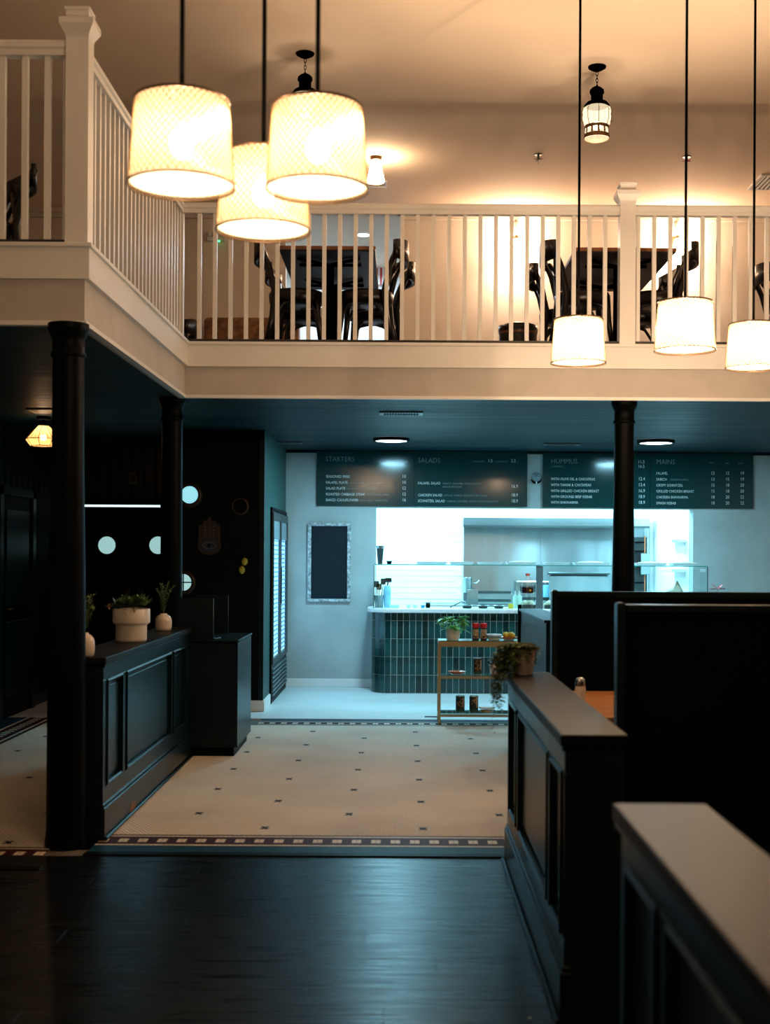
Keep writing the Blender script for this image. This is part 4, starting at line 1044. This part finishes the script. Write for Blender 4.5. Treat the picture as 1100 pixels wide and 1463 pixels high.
for i, px in enumerate((667, 689.5, 712)):
    t = thing('round_pan', ['left', 'middle', 'right'][i]+' of three round steel pans on the counter edge', 'pan', (onc(px), 14.62, cz), 0, 'round pans on the counter')
    obj('pan', MB().lathe([(.045, 0), (.062, .032), (.066, .034), (.058, .03), (.04, .004), (.001, .004)], n=22), M['steel_dk'], t)
    obj('rim', MB().tube([(.064*math.cos(2*PI*k/22), .064*math.sin(2*PI*k/22), .034) for k in range(22)], .004, 5, closed=True), M['steel2'], t)
t = thing('yellow_box', 'small yellow box on the counter right of the round pans', 'box', (onc(729), 14.62, cz))
obj('box', MB().cbox(-.026, .026, -.02, .02, 0, .055, .003), M['yellow'], t)
for i, px in enumerate((736, 742.5)):
    t = thing('squeeze_bottle', ['left', 'right'][i]+' of two pale green squeeze bottles behind the yellow box', 'bottle', (onc(px, 14.8), 14.82, cz), 0, 'pale squeeze bottles')
    obj('bottle', MB().lathe([(.024, 0), (.025, .13), (.012, .155)], n=16), mat('pale_green', (.62, .82, .72), .4), t); obj('nozzle', MB().lathe([(.012, .155), (.003, .2)], n=12), M['plastic_w'], t)
# trays with pale food right of the post
for i, (a, b) in enumerate(((745, 765), (777, 800), (803, 850))):
    x0_, x1_ = onc(a), onc(b)
    t = thing('food_tray', ['food tray of pale dumplings left of the grey post', 'food tray of pale dumplings right of the grey post', 'food tray of pale dumplings behind the black booth back'][i], 'tray', ((x0_+x1_)/2, 14.72, cz))
    w2 = (x1_-x0_)/2
    obj('pan', MB().box(-w2, w2, -.12, .12, 0, .02).box(-w2, w2, -.12, -.11, .02, .045).box(-w2, w2, .11, .12, .02, .045), M['steel_dk'], t)
    fm = MB()
    for k in range(14): fm.ball((random.uniform(-w2*.8, w2*.8), random.uniform(-.09, .09), random.uniform(.03, .065)), .03, n=7, m=5)
    obj('dumplings', fm, M['bread'], t, stuff=True)
# paper heap at the right
p = at(960, 865, 14.75)
t = thing('paper_bag', 'crumpled tan paper bag lying on the right of the counter', 'bag', (p.x, 14.75, cz))
pb = MB(); 
pb.add([(-.14, -.08, 0), (.16, -.08, 0), (.17, .08, 0), (-.13, .08, 0), (-.13, -.04, .12), (.0, -.05, .15), (.05, -.03, .22), (.12, -.02, .14), (.15, .02, .1), (.05, .05, .18), (-.1, .05, .12)],
       [(3, 2, 1, 0), (0, 1, 7, 6, 5, 4), (1, 2, 8, 7), (2, 3, 10, 9, 8), (3, 0, 4, 10), (4, 5, 9, 10), (5, 6, 9), (6, 7, 8, 9)])
pb.v = [(a, b, c_*1.5) for a, b, c_ in pb.v]; obj('bag', pb, mat('kraft', (.55, .50, .38), .8, var=.1), t)

# kitchen line at the back: steel wall sheets, hood, machines
t = thing('steel_backsplash', 'tall stainless steel wall sheets behind the kitchen line', 'panel', (2.0, YK-.02, 0))
sx = [at(v, 800, YK-.02).x for v in (662, 772, 873, 928)]
for a, b in zip(sx[:-1], sx[1:]): obj('sheet', MB().cbox(a+.002, b-.002, YK-.025, YK-.002, .5, 2.02, .002), M['steel'], t, world=True)
zh0, zh1 = at(760, 752, YK-.3).z, at(760, 740, YK-.3).z
hx0, hx1 = at(662, 746, YK-.3).x, at(928, 746, YK-.3).x
t = thing('exhaust_hood', 'long stainless exhaust hood above the kitchen line', 'hood', (2.0, YK-.2, zh0))
obj('canopy', MB().box(hx0, hx1, YK-.3, YK-.03, zh0+.012, zh1+.0), M['steel2'], t, world=True)
obj('lip', MB().box(hx0, hx1, YK-.31, YK-.29, zh0-.015, zh0+.012), M['steel_dk'], t, world=True)
kb = thing('back_counter', 'stainless work counter along the kitchen back wall', 'counter', (1.9, YK-.35, 0))
obj('top', MB().cbox(.3, 3.2, YK-.75, YK-.03, .86, .90, .004), M['steel'], kb, world=True)
obj('body', MB().box(.34, 3.15, YK-.70, YK-.05, .1, .86), M['steel_dk'], kb, world=True)
YE = YK-.55
def bk(px, py): return at(px, py, YE)
t = thing('griddle', 'long stainless grill machine behind the round pans', 'grill', (bk(700, 860).x, YE, .90))
wg = (bk(726, 860).x-bk(664, 860).x)/2
obj('body', MB().cbox(-wg, wg, -.1, .25, 0, bk(700, 847).z-.90, .01), M['steel2'], t)
for z in (.04, .145): obj('slot', MB().box(-wg+.12, wg-.02, -.106, -.1, z, z+.035), M['steel_dk'], t)
obj('side_box', MB().cbox(-wg-.02, -wg+.12, -.13, -.1, 0, .20, .006), M['steel'], t)
ph = bk(700, 847).z
t = thing('stock_pot', 'tall steel pot with side handle on the grill machine', 'pot', (bk(668, 840).x, YE+.08, ph))
obj('pot', MB().lathe([(.062, 0), (.062, .19), (.066, .2), (.058, .2)], n=24, cap=False), M['steel2'], t)
obj('handle', MB().tube([(.06, -.01, .13), (.12, -.02, .125), (.15, -.02, .16)], .008), M['steel2'], t)
a_, b_ = bk(737, 830), bk(850, 830)
t = thing('sandwich_prep_fridge', 'wide stainless appliance with two dark slots behind the water bottle', 'appliance', ((a_.x+b_.x)/2, YE+.1, .90))
w2 = (b_.x-a_.x)/2
obj('body', MB().cbox(-w2, w2, -.12, .2, 0, a_.z-.9, .01), M['steel2'], t)
for z0_, z1_ in ((.14, .22), (.03, .07)): obj('slot', MB().box(-w2+.05, w2-.1, -.126, -.12, z0_+.03, z1_+.03), M['steel_dk'], t)
for k in (0, 1, 2): obj('panel', MB().cbox(-w2+.35+k*.25, -w2+.55+k*.25, -.14, -.126, .10, .26, .004), M['bluecloth'], t)
a_, b_ = at(775, 828, YK-.5), at(860, 828, YK-.5)
t = thing('pressure_fryer', 'grey steel cabinet top standing behind the booth back', 'appliance', (at(825, 840, YE-.1).x, YE-.14, .90))
obj('body', MB().cbox(-.38, .38, -.08, .02, 0, .40, .02), M['steel'], t)
obj('lid', MB().cbox(-.40, .40, -.1, .02, .40, .43, .008), M['steel_dk'], t)
# rack at right
rx0, rx1 = at(905, 800, YK-.12).x, at(927, 800, YK-.12).x
t = thing('wire_rack', 'black rack with red handled tools beside the kitchen hood', 'rack', ((rx0+rx1)/2, YK-.12, .9))
rkz = [(.95, 1.0), (1.18, 1.2), (1.42, 1.44), (1.60, 1.62), (1.72, 1.74)]
obj('back', MB().box(rx0, rx1, YK-.04, YK-.026, .95, 1.80), M['steel_dk'], t, world=True)
for z0_, z1_ in rkz: obj('shelf', MB().box(rx0, rx0+.13, YK-.2, YK-.045, z0_, z1_), M['black'], t, world=True)
obj('upright', MB().box(rx0+.13, rx0+.145, YK-.2, YK-.185, .9, 1.82), M['copper'], t, world=True)
obj('upright', MB().box(rx1-.04, rx1-.02, YK-.2, YK-.18, .9, 1.9), M['steel2'], t, world=True)
for z in (1.03, 1.44): obj('red_strip', MB().cbox(rx0+.01, rx0+.12, YK-.21, YK-.2, z, z+.018, .003), M['red'], t, world=True)
obj('paper_box', MB().cbox(rx1-.13, rx1-.01, YK-.25, YK-.2, 1.3, 1.58, .006), M['steel'], t, world=True)
# wall shelves right side
for i, z in enumerate((at(982, 775, 15.6).z, at(982, 817, 15.6).z)):
    t = thing('wall_shelf', ['upper', 'lower'][i]+' white wall shelf at the right side of the kitchen opening', 'shelf', (3.3, 15.6, z))
    obj('board', MB().cbox(-.08, .099, -.2, .5, 0, .035, .004), M['white_wall'], t)
    obj('bracket', MB().add([(.0, -.1, 0), (.099, -.1, 0), (.099, -.1, -.16), (.0, -.08, 0), (.099, -.08, 0), (.099, -.08, -.16)], [(0, 1, 2), (5, 4, 3), (0, 3, 4, 1), (1, 4, 5, 2), (2, 5, 3, 0)]), M['white_wall'], t)
# red flower near the right wall
p = at(1024, 842, 14.2)
t = thing('red_flower', 'small red flower sprig showing above the booth back at the right', 'flower', (p.x, 14.2, p.z-.25))
obj('stem', MB().tube([(0, 0, 0), (.01, 0, .25)], .004, 5), M['leaf_d'], t)
q = MB()
for k in range(6): q.leaf((.01, 0, .25), (math.cos(k*1.05), .2, .3*math.sin(k*2)+.2), .10, .05, .1)
obj('petals', q, M['red'], t)
obj('vase', MB().lathe([(.05, -.3), (.06, -.15), (.03, 0)], n=16), M['cream'], t)
zb_ = -(p.z-.25)
obj('stand_top', MB().cbox(-.2, .2, -.15, .15, -.33, -.30, .004), M['black'], t); obj('stand_leg', MB().lathe([(.15, zb_), (.03, zb_+.03), (.03, -.33)], n=16), M['black'], t)

# ------------------------------------------------------------------ half walls
def half_wall(label, xf, xb, y0, y1, ztop, side, panels, capx, capy):
    """panelled face at xf; side=+1: face looks to -X (right wall); -1: face looks to +X"""
    t = thing('half_wall', label, 'half wall', ((xf+xb)/2, (y0+y1)/2, 0))
    m = M['half_dark']; s_ = side; d = .022
    a, b = min(xf+s_*d, xb), max(xf+s_*d, xb)
    obj('core', MB().box(a, b, y0, y1, 0, ztop-.04), m, t, world=True)
    def fbox(y_0, y_1, z0, z1, th, base=0.0, bev=.004):
        x0_, x1_ = xf+s_*d, xf+s_*(d-th)
        return MB().cbox(min(x0_, x1_), max(x0_, x1_), y_0, y_1, z0, z1, bev)
    zt0, zb0 = panels[0][2], panels[0][3]
    obj('top_rail', fbox(y0, y1, zt0, ztop-.04, d), m, t, world=True)
    obj('bottom_rail', fbox(y0, y1, .19, zb0, d), m, t, world=True)
    ysn = [y0]+[v for p_ in panels for v in p_[:2]]+[y1]
    for i in range(0, len(ysn), 2): obj('stile', fbox(ysn[i], ysn[i+1], zb0, zt0, d), m, t, world=True)
    for (pa, pb_, z1, z0, *_) in panels:
        mo = MB(); w_ = .02
        for q in ((pa, pb_, z0, z0+w_), (pa, pb_, z1-w_, z1), (pa, pa+w_, z0, z1), (pb_-w_, pb_, z0, z1)):
            x0_, x1_ = xf+s_*d, xf+s_*(d-.032)
            mo.cbox(min(x0_, x1_), max(x0_, x1_), q[0], q[1], q[2], q[3], .008)
        obj('panel_moulding', mo, m, t, world=True)
        obj('panel', fbox(pa+.045, pb_-.045, z0+.045, z1-.045, .008), m, t, world=True)
    bbm = MB(); x0_, x1_ = xf+s_*d, xf-s_*.014
    bbm.cbox(min(x0_, x1_), max(x0_, x1_), y0-.015, y1, 0, .175, .006); x1_ = xf-s_*.007; bbm.cbox(min(x0_, x1_), max(x0_, x1_), y0-.01, y1, .175, .195, .008)
    obj('baseboard', bbm, m, t, world=True)
    x1_ = xf-s_*.03; x2_ = xf-s_*.014
    obj('shoe_moulding', MB().cbox(min(x2_, x1_), max(x2_, x1_), y0-.02, y1, 0.001, .022, .006), m, t, world=True)
    obj('cap', MB().box(capx[0], capx[1], capy[0], capy[1], ztop-.04, ztop), M['cap_dark'], t, world=True, bevel=.006)
    obj('cap_moulding', MB().cbox(min(capx)+.006, max(capx)-.006, capy[0]+.01, capy[1]-.01, ztop-.058, ztop-.04, .005), m, t, world=True)
    return t
ZC1 = .985
hwl = half_wall('dark panelled half wall on the left carrying the potted plants', -1.60, -1.84, 6.98, 9.84, ZC1, -1, [(7.06, 7.46, .86, .28), (7.56, 9.02, .86, .28), (9.10, 9.62, .86, .28)], (-1.86, -1.585), (6.97, 9.86))
obj('worn_patch', MB().cbox(-1.586, -1.584, 7.63, 7.76, .02, .07, .0005), M['worn'], hwl, world=True)
ZC = .958
hw = half_wall('dark panelled half wall on the right with the trailing plant on top', .545, .74, 4.28, 6.55, ZC, 1, [(4.33, 4.66, .83, .28), (4.75, 5.92, .83, .28), (6.02, 6.42, .83, .28)], (.53, .755), (4.27, 6.57))
hw2 = half_wall('nearest dark half wall with a broad tan lit top at the lower right', .53, .72, .5, 3.09, ZC, 1, [(.55, 1.6, .83, .28), (1.7, 2.55, .83, .28), (2.65, 3.02, .83, .28)], (.508, .735), (.5, 3.10))
# far low half wall with bottle on it
ZB = 1.125
fa = at(742, 900, 10.35).x
t = thing('booth_side_wall', 'blue grey low booth wall behind the trailing plant', 'booth wall', (1.0, 9.4, 0))
obj('panel', MB().cbox(.955, 1.08, 8.5, 10.3, 0.0, ZB-.02, .005), M['half_dark'], t, world=True)
obj('cap', MB().box(.94, 1.12, 8.48, 10.32, ZB-.02, ZB), M['half_dark'], t, world=True, bevel=.005)
obj('end_post', MB().cbox(.935, .965, 10.32, 10.36, 0, ZB+.03, .004), M['black'], t, world=True)

# booth backs
def booth(label, x0, y, z, th=.05):
    t = thing('booth_partition', label, 'booth', (x0+1.2, y, 0))
    obj('panel', MB().cbox(x0+.03, 5.0, y+.006, y+th-.006, 0, z-.03, .004), M['booth_dark'], t, world=True)
    obj('end_post', MB().cbox(x0, x0+.035, y-.012, y+th+.012, 0, z+.008, .008), M['half_dark'], t, world=True)
    obj('top_rail', MB().box(x0+.035, 5.0, y-.008, y+th+.008, z-.035, z), M['half_dark'], t, world=True, bevel=.006)
    obj('seat', MB().cbox(x0+.03, 5.0, y+th-.006, y+th+.45, 0.05, .44, .03), M['booth_dark'], t, world=True)
    return t
booth('tall black booth back behind the butcher block table', at(788, 900, 7.72).x, 7.72, at(850, 845, 7.72).z)
booth('tall black booth back nearest the camera on the right', at(881, 900, 5.45).x, 5.45, at(950, 864, 5.45).z)
# booth table
t = thing('booth_table', 'butcher block booth table with an orange wood top', 'table', (1.6, 7.0, 0))
for k in range(12):
    y0_ = 6.40+k*.104; obj('stave', MB().cbox(.80, 2.4, y0_+.0008, y0_+.1032, .715, .75, .002), M['oak'], t, world=True)
obj('pedestal', MB().lathe([(.05, .03), (.05, .715)], n=16), M['black_metal'], t)
obj('foot', MB().lathe([(.26, 0), (.25, .02), (.06, .035)], n=24), M['black_metal'], t)
# shaker
p = at(829, 1003, 7.05)
t = thing('salt_shaker', 'glass salt shaker with a chrome top on the booth table', 'shaker', (p.x, 7.05, .75))
obj('jar', MB().lathe([(.026, 0), (.030, .01), (.030, .07), (.026, .09)], n=8, smooth=False), mat('salt_glass', (.72, .70, .68), .25), t)
obj('cap', MB().lathe([(.028, .09), (.029, .115), (.024, .13), (.01, .137)], n=16), M['steel2'], t)
# tiny white spot on the wood floor
p = at(757, 1446, 4.33)
t = tag(obj('floor_fleck', MB().ball((p.x, p.y, .003), .006, .006, .003, n=8, m=5), M['plastic_w']), 'tiny white crumb on the dark wood floor beside the right half wall', 'fleck')

# water bottle
t = thing('water_bottle', 'clear plastic water bottle with red cap on the low booth wall', 'bottle', (at(750, 870, 10.1).x+.02, 10.1, ZB))
obj('body', MB().lathe([(.043, 0), (.046, .02), (.044, .08), (.046, .1), (.045, .19), (.03, .23), (.016, .25), (.015, .262)], n=24), M['plastic_cl'], t)
obj('label', MB().lathe([(.0465, .13), (.0465, .175)], n=24, cap=False), mat('bottle_label', (.025, .012, .035), .4), t)
obj('label_mark', MB().ball((.014, -.043, .15), .010, .004, .009), M['yellow'], t)
obj('cap', MB().lathe([(.016, .262), (.016, .282)], n=14), mat('pink_cap', (.70, .25, .22), .4), t)

# ------------------------------------------------------------------ trailing plant on half wall
def pot_mb(r0, r1, h): return MB().lathe([(r0, 0), (r0+.004, .004), (r1, h), (r1-.008, h), (r1-.012, h-.02)], n=28, cap=True)
pp = Vector((.607, 6.42, ZC))
t = thing('trailing_plant', 'trailing succulent in a cream pot at the end of the right half wall', 'plant', pp)
obj('pot', MB().lathe([(.045, 0), (.05, .005), (.062, .125), (.065, .13), (.058, .13), (.052, .11)], n=28), M['cream'], t)
obj('soil', MB().lathe([(.001, .112), (.052, .112)], n=20, cap=False), M['soil'], t)
fo = MB()
def strand(x, y, z, dirx, diry, out, drop, sz=.02):
    px_, py_, pz_ = x, y, z; n = int(drop/.009)+6
    for k in range(n):
        s_ = k/n
        f_ = min(1, k/6)
        q = (x+dirx*out*f_+.006*math.sin(k*1.3), y+diry*out*f_+.006*math.cos(k), z+.02*math.sin(min(f_, 1)*PI)-max(0, k-4)*.009)
        for _ in range(3):
            a = random.uniform(0, 2*PI); fo.leaf(q, (math.cos(a), math.sin(a), random.uniform(-.4, .5)), sz*random.uniform(.8, 1.5), sz*.55, .2)
for k in range(46):
    a = random.uniform(0, 2*PI)
    if math.cos(a) > .1 and math.sin(a) < .4 and k % 5: continue
    strand(.04*math.cos(a), .04*math.sin(a), .13, math.cos(a), math.sin(a), .04, random.choice((.02, .03, .05, .10) if math.sin(a) < -.3 and math.cos(a) > -.3 else (.05, .08, .11)), .02)
for k in range(16):
    strand(-.04, -.04+.006*k, .13, -1, -.3+.04*k, .04+.008*(k % 5), random.uniform(.08, .16))
for k in range(7):
    strand(-.05, -.02+.008*k, .12, -1, 0, .062+.005*k, random.uniform(.22, .32))
strand(-.06, -.0, .12, -1, 0, .085, .40, .010)
for k in range(420):
    a = random.uniform(0, 2*PI); r_ = .06*math.sqrt(random.random()); fo.leaf((r_*math.cos(a), r_*math.sin(a), .12), (math.cos(a)*.7, math.sin(a)*.7, random.uniform(.2, 1)), .045, .012, .3)
obj('trailing_stems', fo, M['leaf_o'], t, stuff=True)

# ------------------------------------------------------------------ left plants
# white stepped pot
Yp = 8.0
for _ in range(3):
    b_ = at(188, 917, Yp); Yp = Yp*(CAMH-ZC1)/(CAMH-b_.z)
p = at(187.5, 917, Yp); sc = Yp/FPX
t = thing('succulent_pot', 'large cream stepped planter with green succulents on the left half wall', 'plant', (p.x, Yp+.0, ZC1))
r1, r0, hh = 26.3*sc, 22*sc, 47.5*sc
obj('planter', MB().lathe([(r0*.85, 0), (r0*.97, .008), (r0, .02), (r0, hh*.50), (r0*1.03, hh*.53), (r1*.98, hh*.57), (r1, hh*.60), (r1, hh-.004), (r1-.004, hh), (r1-.014, hh), (r1-.016, hh-.03)], n=40), M['cream'], t)
obj('soil', MB().lathe([(.001, hh-.025), (r1-.015, hh-.025)], n=28, cap=False), M['soil'], t)
fo = MB()
for k in range(13):
    a = 2*PI*k/12; rr = r1*.75*math.sqrt(random.random()); cx, cy = rr*math.cos(a), rr*math.sin(a)
    if k > 8: cx = random.uniform(-r1, r1)
    base = (cx, cy, hh-.01+random.uniform(0, .045))
    for j in range(14):
        b = 2*PI*j/7+.3*k; e_ = .25+.09*j; fo.leaf(base, (math.cos(b)*(1.2-e_*.6), math.sin(b)*(1.2-e_*.6), e_), .055+.014*(j % 3), .027, .1)
obj('succulents', fo, M['leaf_d'], t, stuff=True)
fo = MB()
for (x, z) in ((-r1*1.05, .02), (-.02, -.012), (.035, .0)):
    for j in range(5): b = 2*PI*j/5; fo.leaf((x, -r1*.93, hh+z), (math.cos(b), -.4, math.sin(b)*.6), .026, .016, .1)
obj('drooping_rosettes', fo, mat('leaf_tinge', (.30, .17, .05), .5), t, stuff=True)
def vase(label, px, py, wpx, hpx, hplant, seed, Yf=None):
    Y = 8.5
    for _ in range(4):
        b_ = at(px, py, Y); Y = Y*(CAMH-ZC1)/(CAMH-b_.z)
    Y = Yf or Y
    p = at(px, py, Y); s_ = Y/FPX; r_ = wpx*s_/2; h_ = hpx*s_
    t = thing('bud_vase', label, 'plant', (p.x, Y, ZC1))
    obj('vase', MB().lathe([(r_*.75, 0), (r_*.93, .006), (r_, h_*.25), (r_, h_*.55), (r_*.92, h_*.75), (r_*.65, h_*.9), (r_*.42, h_*.95), (r_*.42, h_), (r_*.34, h_), (r_*.32, h_*.9)], n=32), M['cream_gl'], t)
    fo = MB(); st = MB(); random.seed(seed)
    for k in range(11):
        a = random.uniform(0, 2*PI); lean = random.uniform(.1, .35); L = hplant*s_*random.uniform(.7, 1)
        pts = [(lean*L*math.cos(a)*u*u, lean*L*math.sin(a)*u*u, h_*.8+L*u) for u in (0, .35, .7, 1)]
        st.tube(pts, .0015, 4)
        for u in range(16):
            f_ = .2+.8*u/16; q = (lean*L*math.cos(a)*f_*f_, lean*L*math.sin(a)*f_*f_, h_*.8+L*f_); b = random.uniform(0, 2*PI)
            fo.leaf(q, (math.cos(b), math.sin(b), .7), .034, .011, .1)
    obj('leaves', fo, M['leaf_o'], t, stuff=True); obj('stems', st, M['leaf_o'], t, stuff=True)
vase('small cream vase with leafy stems beside the second black column', 233.5, 901, 24, 24.5, 52, 3)
vase('small cream vase with leafy stems half hidden by the front column', 120, 945, 30, 34, 62, 5, 7.035)
random.seed(11)

# ------------------------------------------------------------------ bin cabinet with tray top
kx, ky0, ky1 = -1.24, 9.87, 10.75
t = thing('waste_cabinet', 'dark waste cabinet with pale lettering on its side and tray guards on top', 'cabinet', (-1.46, 10.3, 0))
obj('plinth', MB().box(-1.66, kx-.03, ky0+.03, ky1-.02, 0, .07), M['black'], t, world=True)
obj('body', MB().cbox(-1.69, kx, ky0, ky1, .07, .865, .004), M['dark_trim'], t, world=True)
obj('top', MB().box(-1.695, kx+.006, ky0-.008, ky1+.008, .872, .89), M['dark_trim'], t, world=True, bevel=.004)
gx = -1.43
obj('front_guard', MB().cbox(-1.695, gx, ky0+.0, ky0+.02, .89, 1.205, .004), M['dark_trim'], t, world=True)
obj('back_guard', MB().cbox(-1.695, gx, ky1-.03, ky1-.01, .89, 1.205, .004), M['dark_trim'], t, world=True)
obj('guard_edge', MB().tube([(gx, ky0+.01, 1.205), (gx, ky0+.01, .905), (gx+.02, ky0+.05, .897), (gx+.03, ky0+.2, .895)], .004, 6), M['steel_dk'], t, world=True)
obj('guard_edge', MB().tube([(gx, ky1-.02, 1.205), (gx, ky1-.02, .9)], .004, 6), M['steel_dk'], t, world=True)
# lettering on the side (two short lines, too soft to read)
mb = MB()
for j, txt in enumerate(('THANK', 'YOU')):
    cu = bpy.data.curves.new('t', 'FONT'); cu.body = txt; cu.size = .10 if j == 0 else .12
    o = bpy.data.objects.new('t', cu); C.objects.link(o); bpy.context.view_layer.update()
    me = bpy.data.meshes.new_from_object(o.evaluated_get(bpy.context.evaluated_depsgraph_get()))
    mb.add([(kx+.0015, ky0+.22+v.co.x*(1.3 if j == 0 else 1.6), .79-.085*j+v.co.y) for v in me.vertices], [tuple(f.vertices) for f in me.polygons])
    bpy.data.objects.remove(o)
obj('lettering', mb, M['hamsa_w'], t, world=True)

# ------------------------------------------------------------------ gold shelf rack
SY0, SY1 = 11.83, 12.13; SX0, SX1 = at(626, 970, SY0).x, 1.12
t = thing('gold_shelf', 'low gold metal rack with three glass shelves before the tiled counter', 'shelf', ((SX0+SX1)/2, 11.98, 0))
zs = [at(640, v, SY0).z for v in (915.5, 965.5, 1020)]
lg = .012
for x_ in (SX0, SX1-2*lg):
    for y_ in (SY0, SY1-2*lg): obj('leg', MB().cbox(x_, x_+2*lg, y_, y_+2*lg, 0, zs[0]-.002, .002), M['gold'], t, world=True)
    for z in zs: obj('side_bar', MB().cbox(x_, x_+2*lg, SY0+2*lg, SY1-2*lg, z-.03, z-.004, .002), M['gold'], t, world=True)
for k, z in enumerate(zs):
    hb = .052 if k == 0 else .024
    for y_ in (SY0, SY1-.02): obj('cross_bar', MB().cbox(SX0+2*lg, SX1-2*lg, y_, y_+.02, z-hb-.004, z-.004, .002), M['gold'], t, world=True)
    obj('glass_shelf', MB().box(SX0+.004, SX1-.004, SY0+.004, SY1-.004, z-.004, z+.002), M['shelf_glass'], t, world=True)
Z1, Z2, Z3 = [z+.002 for z in zs]
def sx_(px, Y=SY0+.12): return at(px, 900, Y).x
k_ = (SY0+.12)/FPX
t = thing('pothos_plant', 'bright green leafy plant in a ribbed cream pot on the gold rack', 'plant', (sx_(647), SY0+.13, Z1))
obj('pot', MB().lathe([(.052, 0), (.06, .01), (.066, .045), (.064, .09), (.067, .1), (.058, .1), (.055, .08)], n=28), M['cream'], t)
fo = MB()
for k in range(58):
    a = random.uniform(0, 2*PI); e_ = random.uniform(.0, 1.1); L = random.uniform(.04, .10)
    b = (L*math.cos(a)*.9, L*math.sin(a)*.8, .09+e_*.11)
    fo.leaf(b, (math.cos(a), math.sin(a), random.uniform(-.2, .5)), .09, .055, .35)
for k in range(4): fo.leaf((.08+.02*k, -.03, .10-.012*k), (1, -.3, -.1), .07, .03, .4)
obj('foliage', fo, M['leaf_b'], t, stuff=True)
sm = MB()
for k in range(10):
    a = k*.63; sm.tube([(0, 0, .08), (.07*math.cos(a), .06*math.sin(a), .15)], .0025, 4)
obj('stems', sm, M['leaf_b'], t, stuff=True)
for i, px in enumerate((679.5, 691)):
    t = thing('spice_bottle', ['left', 'right'][i]+' of two spice bottles with red caps on the gold rack', 'bottle', (sx_(px), SY0+.12, Z1), 0, 'red capped spice bottles')
    obj('body', MB().lathe([(.028, 0), (.032, .008), (.028, .06), (.024, .09), (.026, .112)], n=20), M['label_blk'], t)
    obj('label', MB().lathe([(.0325, .015), (.0295, .06), (.0265, .085), (.0265, .1)], n=20, cap=False), M['label_tan'], t)
    obj('label_print', MB().ball((0, -.031, .03), .016, .002, .010, n=8, m=5), M['label_blk'], t)
    obj('cap', MB().lathe([(.031, .112), (.033, .118), (.032, .152), (.03, .156)], n=20), M['red'], t)
def tub(label, px, z):
    t = thing('food_tub', label, 'container', (sx_(px), SY0+.10, z))
    obj('tub', MB().lathe([(.055, 0), (.065, .035), (.067, .04)], n=24), M['plastic_cl'], t)
    obj('contents', MB().lathe([(.05, .004), (.056, .024)], n=20), M['tan_food'], t)
    obj('lid', MB().lathe([(.071, .04), (.073, .05), (.066, .056), (.06, .052)], n=24), M['plastic_w'], t)
tub('clear food tub with a white lid on the top of the gold rack', 705.5, Z1)
tub('clear food tub with a white lid on the lowest shelf of the gold rack', 695.5, Z3)
t = thing('copper_bowl', 'shallow copper bowl of yellow fruit at the right of the gold rack', 'bowl', (sx_(727), SY0+.13, Z1))
obj('bowl', MB().lathe([(.04, 0), (.055, .008), (.085, .03), (.08, .03), (.04, .008)], n=24), M['copper'], t)
fm = MB()
for k in range(9): a = k*.7; fm.ball((.04*math.cos(a), .04*math.sin(a), .045+.01*(k % 2)), .02, n=8, m=6)
obj('fruit', fm, M['yellow'], t, stuff=True)
t = thing('amber_dish', 'shallow amber glass dish on the middle shelf of the gold rack', 'bowl', (sx_(653), SY0+.12, Z2))
obj('dish', MB().lathe([(.04, 0), (.06, .01), (.088, .03), (.084, .031), (.04, .008), (.001, .006)], n=28), M['amber'], t)
def can(label, px, z, grp=None):
    t = thing('food_can', label, 'can', (sx_(px), SY0+.12, z), 0, grp)
    obj('can', MB().lathe([(.040, 0), (.042, .003), (.0405, .008), (.0405, .148), (.042, .152), (.040, .155)], n=28), M['steel2'], t)
    obj('label', MB().lathe([(.0415, .03), (.0415, .146)], n=28, cap=False), M['label_blk'], t)
    obj('label_base', MB().lathe([(.0415, .008), (.0415, .03)], n=28, cap=False), M['label_green'], t)
    pm = MB()
    for q in range(9):
        a = -PI/2+random.uniform(-.75, .35); z_ = random.uniform(.05, .12); aa = random.uniform(-.5, .9)
        pm.tube([(.0425*math.cos(a), .0425*math.sin(a), z_), (.0425*math.cos(a+.35), .0425*math.sin(a+.35), z_+.03*aa)], .0035, 5)
    obj('pasta_print', pm, M['pasta'], t)
    obj('text_band', MB().add([(.0425*math.cos(a), .0425*math.sin(a), z_) for a in (-1.05, -.85, -.65) for z_ in (.045, .135)], [(0, 2, 3, 1), (2, 4, 5, 3)]), M['label_tan'], t)
can('food can with a dark pasta label on the middle shelf of the gold rack', 682.5, Z2)
can('left of two dark labelled food cans on the lowest shelf of the gold rack', 658, Z3, 'dark cans on the lowest shelf')
can('right of two dark labelled food cans on the lowest shelf of the gold rack', 677.5, Z3, 'dark cans on the lowest shelf')
t = thing('dark_plant', 'black leaved plant in a pale cup on the middle shelf', 'plant', (sx_(707), SY0+.12, Z2))
obj('cup', MB().lathe([(.03, 0), (.045, .03), (.05, .09), (.045, .09), (.04, .07)], n=24), M['cream'], t)
fo = MB()
for k in range(50):
    a = random.uniform(0, 2*PI); fo.leaf((.02*math.cos(a), .02*math.sin(a), .08+random.uniform(0, .08)), (math.cos(a), math.sin(a), random.uniform(0, .9)), .065, .022, .2)
obj('foliage', fo, M['leaf_k'], t, stuff=True)
# floor pull tab by the rack (dark metal strip)
p = at(617, 1021, 12.35)
t = tag(obj('floor_strip', MB().cbox(p.x-.07, p.x+.07, p.y-.02, p.y+.02, 0.0, .008, .002), M['steel_dk']), 'short dark metal strip on the pale floor beside the gold rack', 'floor strip')
